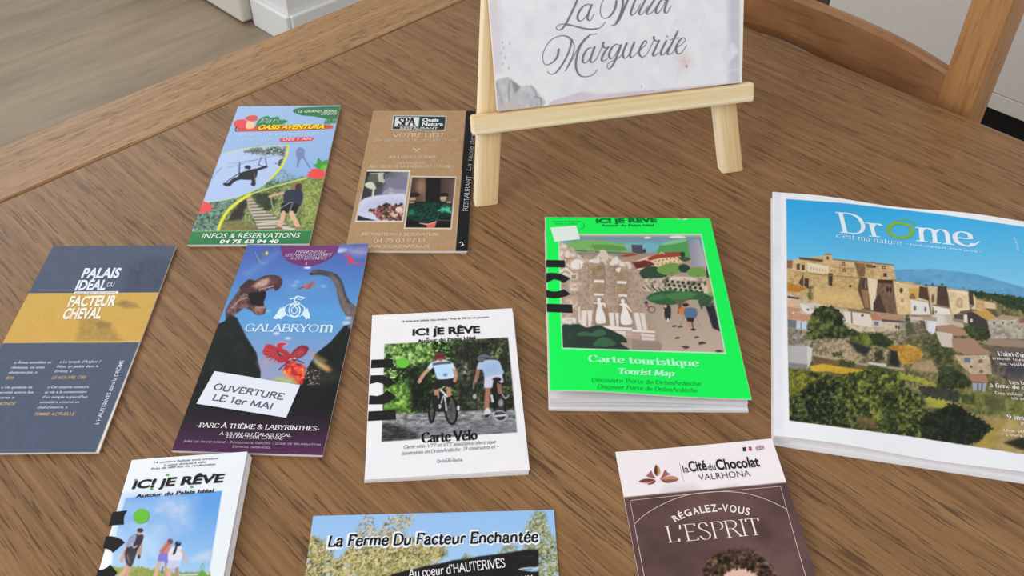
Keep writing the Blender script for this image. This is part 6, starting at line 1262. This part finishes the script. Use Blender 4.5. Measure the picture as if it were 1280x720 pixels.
wa.line([(335, 585), (305, 640), (250, 700)], 42, SK, smooth=True); wa.line([(350, 590), (335, 640), (325, 700)], 32, (206, 160, 140)); wa.line([(446, 360), (440, 440), (428, 515)], 30, (190, 150, 136), smooth=True); wa.line([(345, 390), (310, 480), (280, 545)], 30, (206, 164, 148), smooth=True); wa.ell(430, 512, 12, 18, (60, 54, 62))
wa.sp([(318, 455), (408, 460), (400, 510), (366, 592), (330, 580), (312, 530)], (66, 62, 66)); wa.line([(330, 500), (350, 560)], 12, (120, 116, 112)); wa.sp([(345, 360), (385, 325), (430, 318), (468, 332), (462, 375), (430, 430), (408, 466), (326, 460), (332, 410)], (62, 52, 62)); wa.sp([(342, 370), (372, 334), (405, 322), (400, 370), (370, 420), (336, 430), (318, 410)], (150, 156, 192)); wa.line([(370, 400), (385, 434), (410, 420)], 9, (196, 196, 214), smooth=True); wa.ell(432, 312, 22, 16, (206, 160, 140)); wa.ell(440, 289, 27, 18, (52, 38, 42))
wa.line([(600, 565), (575, 640), (556, 700)], 34, SK, smooth=True); wa.line([(655, 570), (660, 640), (668, 700)], 28, (206, 160, 142)); wa.sp([(588, 548), (604, 482), (640, 468), (682, 478), (684, 560), (660, 590), (640, 552)], (128, 122, 208)); wa.sp([(598, 466), (640, 410), (668, 384), (700, 396), (690, 440), (676, 480), (620, 476)], (200, 136, 126)); wa.ell(692, 384, 24, 24, (120, 74, 66)); wa.line([(680, 400), (650, 440), (625, 470)], 22, (176, 108, 96), smooth=True)
wa.line([(692, 590), (686, 650), (676, 700)], 32, SK, smooth=True); wa.line([(746, 580), (748, 640), (742, 700)], 30, (176, 136, 124)); wa.sp([(676, 480), (722, 420), (764, 418), (792, 446), (778, 545), (686, 560)], (222, 222, 240)); wa.sp([(680, 550), (772, 545), (762, 596), (668, 606)], (196, 204, 230)); wa.line([(786, 455), (812, 500), (824, 550)], 18, SK, smooth=True); wa.ell(758, 402, 26, 22, (40, 40, 52)); wa.ell(770, 388, 18, 9, (90, 150, 190)); wa.line([(746, 412), (738, 450), (722, 486)], 20, (44, 36, 42), smooth=True); wa.line([(630, 600), (622, 650)], 12, (90, 96, 130))
wa.line([(960, 640), (950, 600), (965, 565), (975, 600), (955, 650)], 6, (104, 150, 110), smooth=True); wa.sp([(930, 650), (960, 625), (1000, 655), (990, 690), (940, 690)], (110, 160, 70))
wa.shape([(206, 136), (332, 122), (308, 160), (300, 200), (304, 241), (176, 250)], BK); wa.shape([(153, 341), (190, 339), (232, 346), (280, 366), (312, 392), (210, 479), (190, 458), (160, 446), (124, 441)], BK); wa.shape([(84, 626), (130, 618), (165, 600), (186, 578), (248, 646), (200, 700), (150, 740), (50, 750)], BK)
wa.poly([(118, 446), (165, 448), (192, 470), (200, 530), (190, 580), (150, 612), (84, 626)], (240, 243, 246))
wa.shape([(450 + 70 * math.cos(a) * 0.93 + 62 * math.sin(a) * 0.30, 172 - 70 * math.cos(a) * 0.30 + 62 * math.sin(a) * 0.95) for a in np.linspace(0, 2 * math.pi, 24, endpoint=False)], (104, 190, 56))
A(); wa.text('14 sentiers balisés tous niveaux', (370, 88), (731, 63), 10, (70, 74, 80), 0.012, 0.1); wa.text('2 voies douces à vélo', (424, 103), (664, 84), 10, (70, 74, 80), 0.012, 0.1); wa.text('Près de 600 km de randonnées', (355, 123), (716, 96), 10, (70, 74, 80), 0.012, 0.1)
wa.text('iC! jE RÊVE', (245, 231), (758, 192), 44, BK, 0.04, 0.12); wa.text('Autour du Palais Idéal', (266, 281), (705, 249), 19, BK, 0.028, 0.1)
for x, y in [(270, 182), (358, 231), (448, 152), (584, 220), (708, 149)]: wa.shape([(x + 10 * math.cos(a), y + 7 * math.sin(a)) for a in np.linspace(0, 6.28, 10, endpoint=False)], (96, 176, 76))
t = leaflet('map_leaflet', 'white folded walking map with three hikers under a blue sky, bottom left', 'map', wa, 'tourist leaflets on the table')
wa.build('cover', PRINT_GLOSS, t, 0.010)
for k in range(5):
    f0 = 0.02 + 0.185 * k; f1 = f0 + 0.165
    slab('folded_map', wa, lambda u, v, f=f0: max(0.0, (float(wa_surf(u, v)) - 0.012) * f - 0.003), lambda u, v, f=f1: (float(wa_surf(u, v)) - 0.012) * f - 0.002, PAPER, t, (0.004, -0.004 - 0.005 * ((k * 3) % 4), 0.004, -0.003 * k), 0.0)

# ---- farm leaflet
r = math.radians(2.0)
fe = Sheet((-1.231, 3.393), r, 1.5, 2.1, lambda u, v: 0.010 + 0 * u, cell=0.0065)
A = lambda: fe.crop(370, 630, 0.265625); B = lambda: fe.crop(380, 640, 0.125); C_ = lambda: fe.crop(540, 640, 0.12891)
A(); fe.grad([(-200, -50), (1600, -50), (1600, 2500), (-200, 2500)], (600, 40), (150, 192, 240), (600, 420), (172, 208, 240))
PA = [(66, 70, 48), (120, 118, 78), (176, 164, 104), (214, 200, 140), (214, 210, 196)]
fe.leafy([(20, 400), (40, 165), (70, 140), (120, 180), (165, 250), (200, 260), (260, 190), (290, 150), (440, 130), (560, 160), (700, 190), (712, 240), (640, 290), (440, 345), (440, 900), (0, 900)], PA, 7, 3, contrast=2.2, soft=3, cover=0.86)
fe.leafy([(270, 170), (290, 100), (330, 56), (360, 64), (380, 140), (420, 80), (440, 44), (560, 52), (545, 90), (500, 150), (400, 190)], [(96, 98, 84), (150, 146, 120), (196, 190, 160), (206, 206, 206)], 6, 5, contrast=2.2, soft=2, cover=0.62)
fe.leafy([(250, 215), (460, 190), (700, 200), (600, 290), (450, 330), (250, 330)], PA, 7, 7, contrast=2.0, soft=6, cover=0.95); fe.leafy([(60, 150), (110, 160), (180, 200), (170, 260), (60, 260)], PA, 7, 8, contrast=2.2, soft=4, cover=0.7)
fe.leafy([(1100, 60), (1130, 34), (1170, 40), (1190, 120), (1225, 180), (1250, 260), (1250, 400), (1130, 400), (1140, 290), (1060, 170)], [(70, 82, 60), (120, 130, 90), (176, 176, 130), (204, 206, 190)], 6, 9, contrast=2.2, soft=3, cover=0.82)
for q in [[(950, 230), (975, 200), (1030, 190), (1040, 225)], [(780, 262), (795, 232), (840, 262)], [(1060, 225), (1100, 160), (1130, 215)]]: fe.leafy(q, [(80, 92, 64), (150, 150, 100), (186, 190, 180)], 6, 4, contrast=2, soft=2, cover=0.8)
fe.poly([(430, 345), (455, 330), (482, 322), (520, 312), (560, 305), (620, 290), (700, 275), (740, 264), (800, 258), (860, 246), (960, 234), (1040, 222), (1095, 213), (1142, 216), (1143, 290), (1112, 305), (1050, 309), (1110, 318), (1144, 316), (1146, 700), (420, 700)], (30, 26, 27), 0.8); fe.line([(1052, 307), (1100, 300), (1142, 302)], 6, (206, 214, 216), smooth=True); fe.line([(1062, 250), (1120, 246)], 3, (58, 54, 54))
fe.leafy([(-300, 620), (300, 560), (700, 640), (1500, 580), (1500, 2500), (-300, 2500)], [(60, 84, 40), (104, 132, 62), (150, 170, 92)], 16, 12, soft=4)
TI = 'La Ferme Du Facteur Enchantée'
fe.text(TI, (141, 206), (1149, 181), 58, (238, 244, 250), a=17, b=17, serif=0, font='pen', lift=0.5); fe.text(TI, (150, 200), (1140, 178), 50, (22, 24, 30), shear=0.08, a=8.5, b=8, serif=0, tilt=0.0, font='pen', lift=1.7)
fe.text("Au coeur d'HAUTERIVES", (530, 350), (986, 297), 42, WHT, a=5, b=5, serif=0, tilt=0.0, font='pen'); fe.text('des animaux', (800, 396), (1118, 357), 36, WHT, a=5, b=5, serif=0, tilt=0.0, font='pen')
t = leaflet('flyer', 'farm visit flyer with yellow-green trees and a black brush stroke, bottom centre', 'flyer', fe, 'tourist leaflets on the table')
fe.build('printed_sheet', PRINT_GLOSS, t, 0.009)
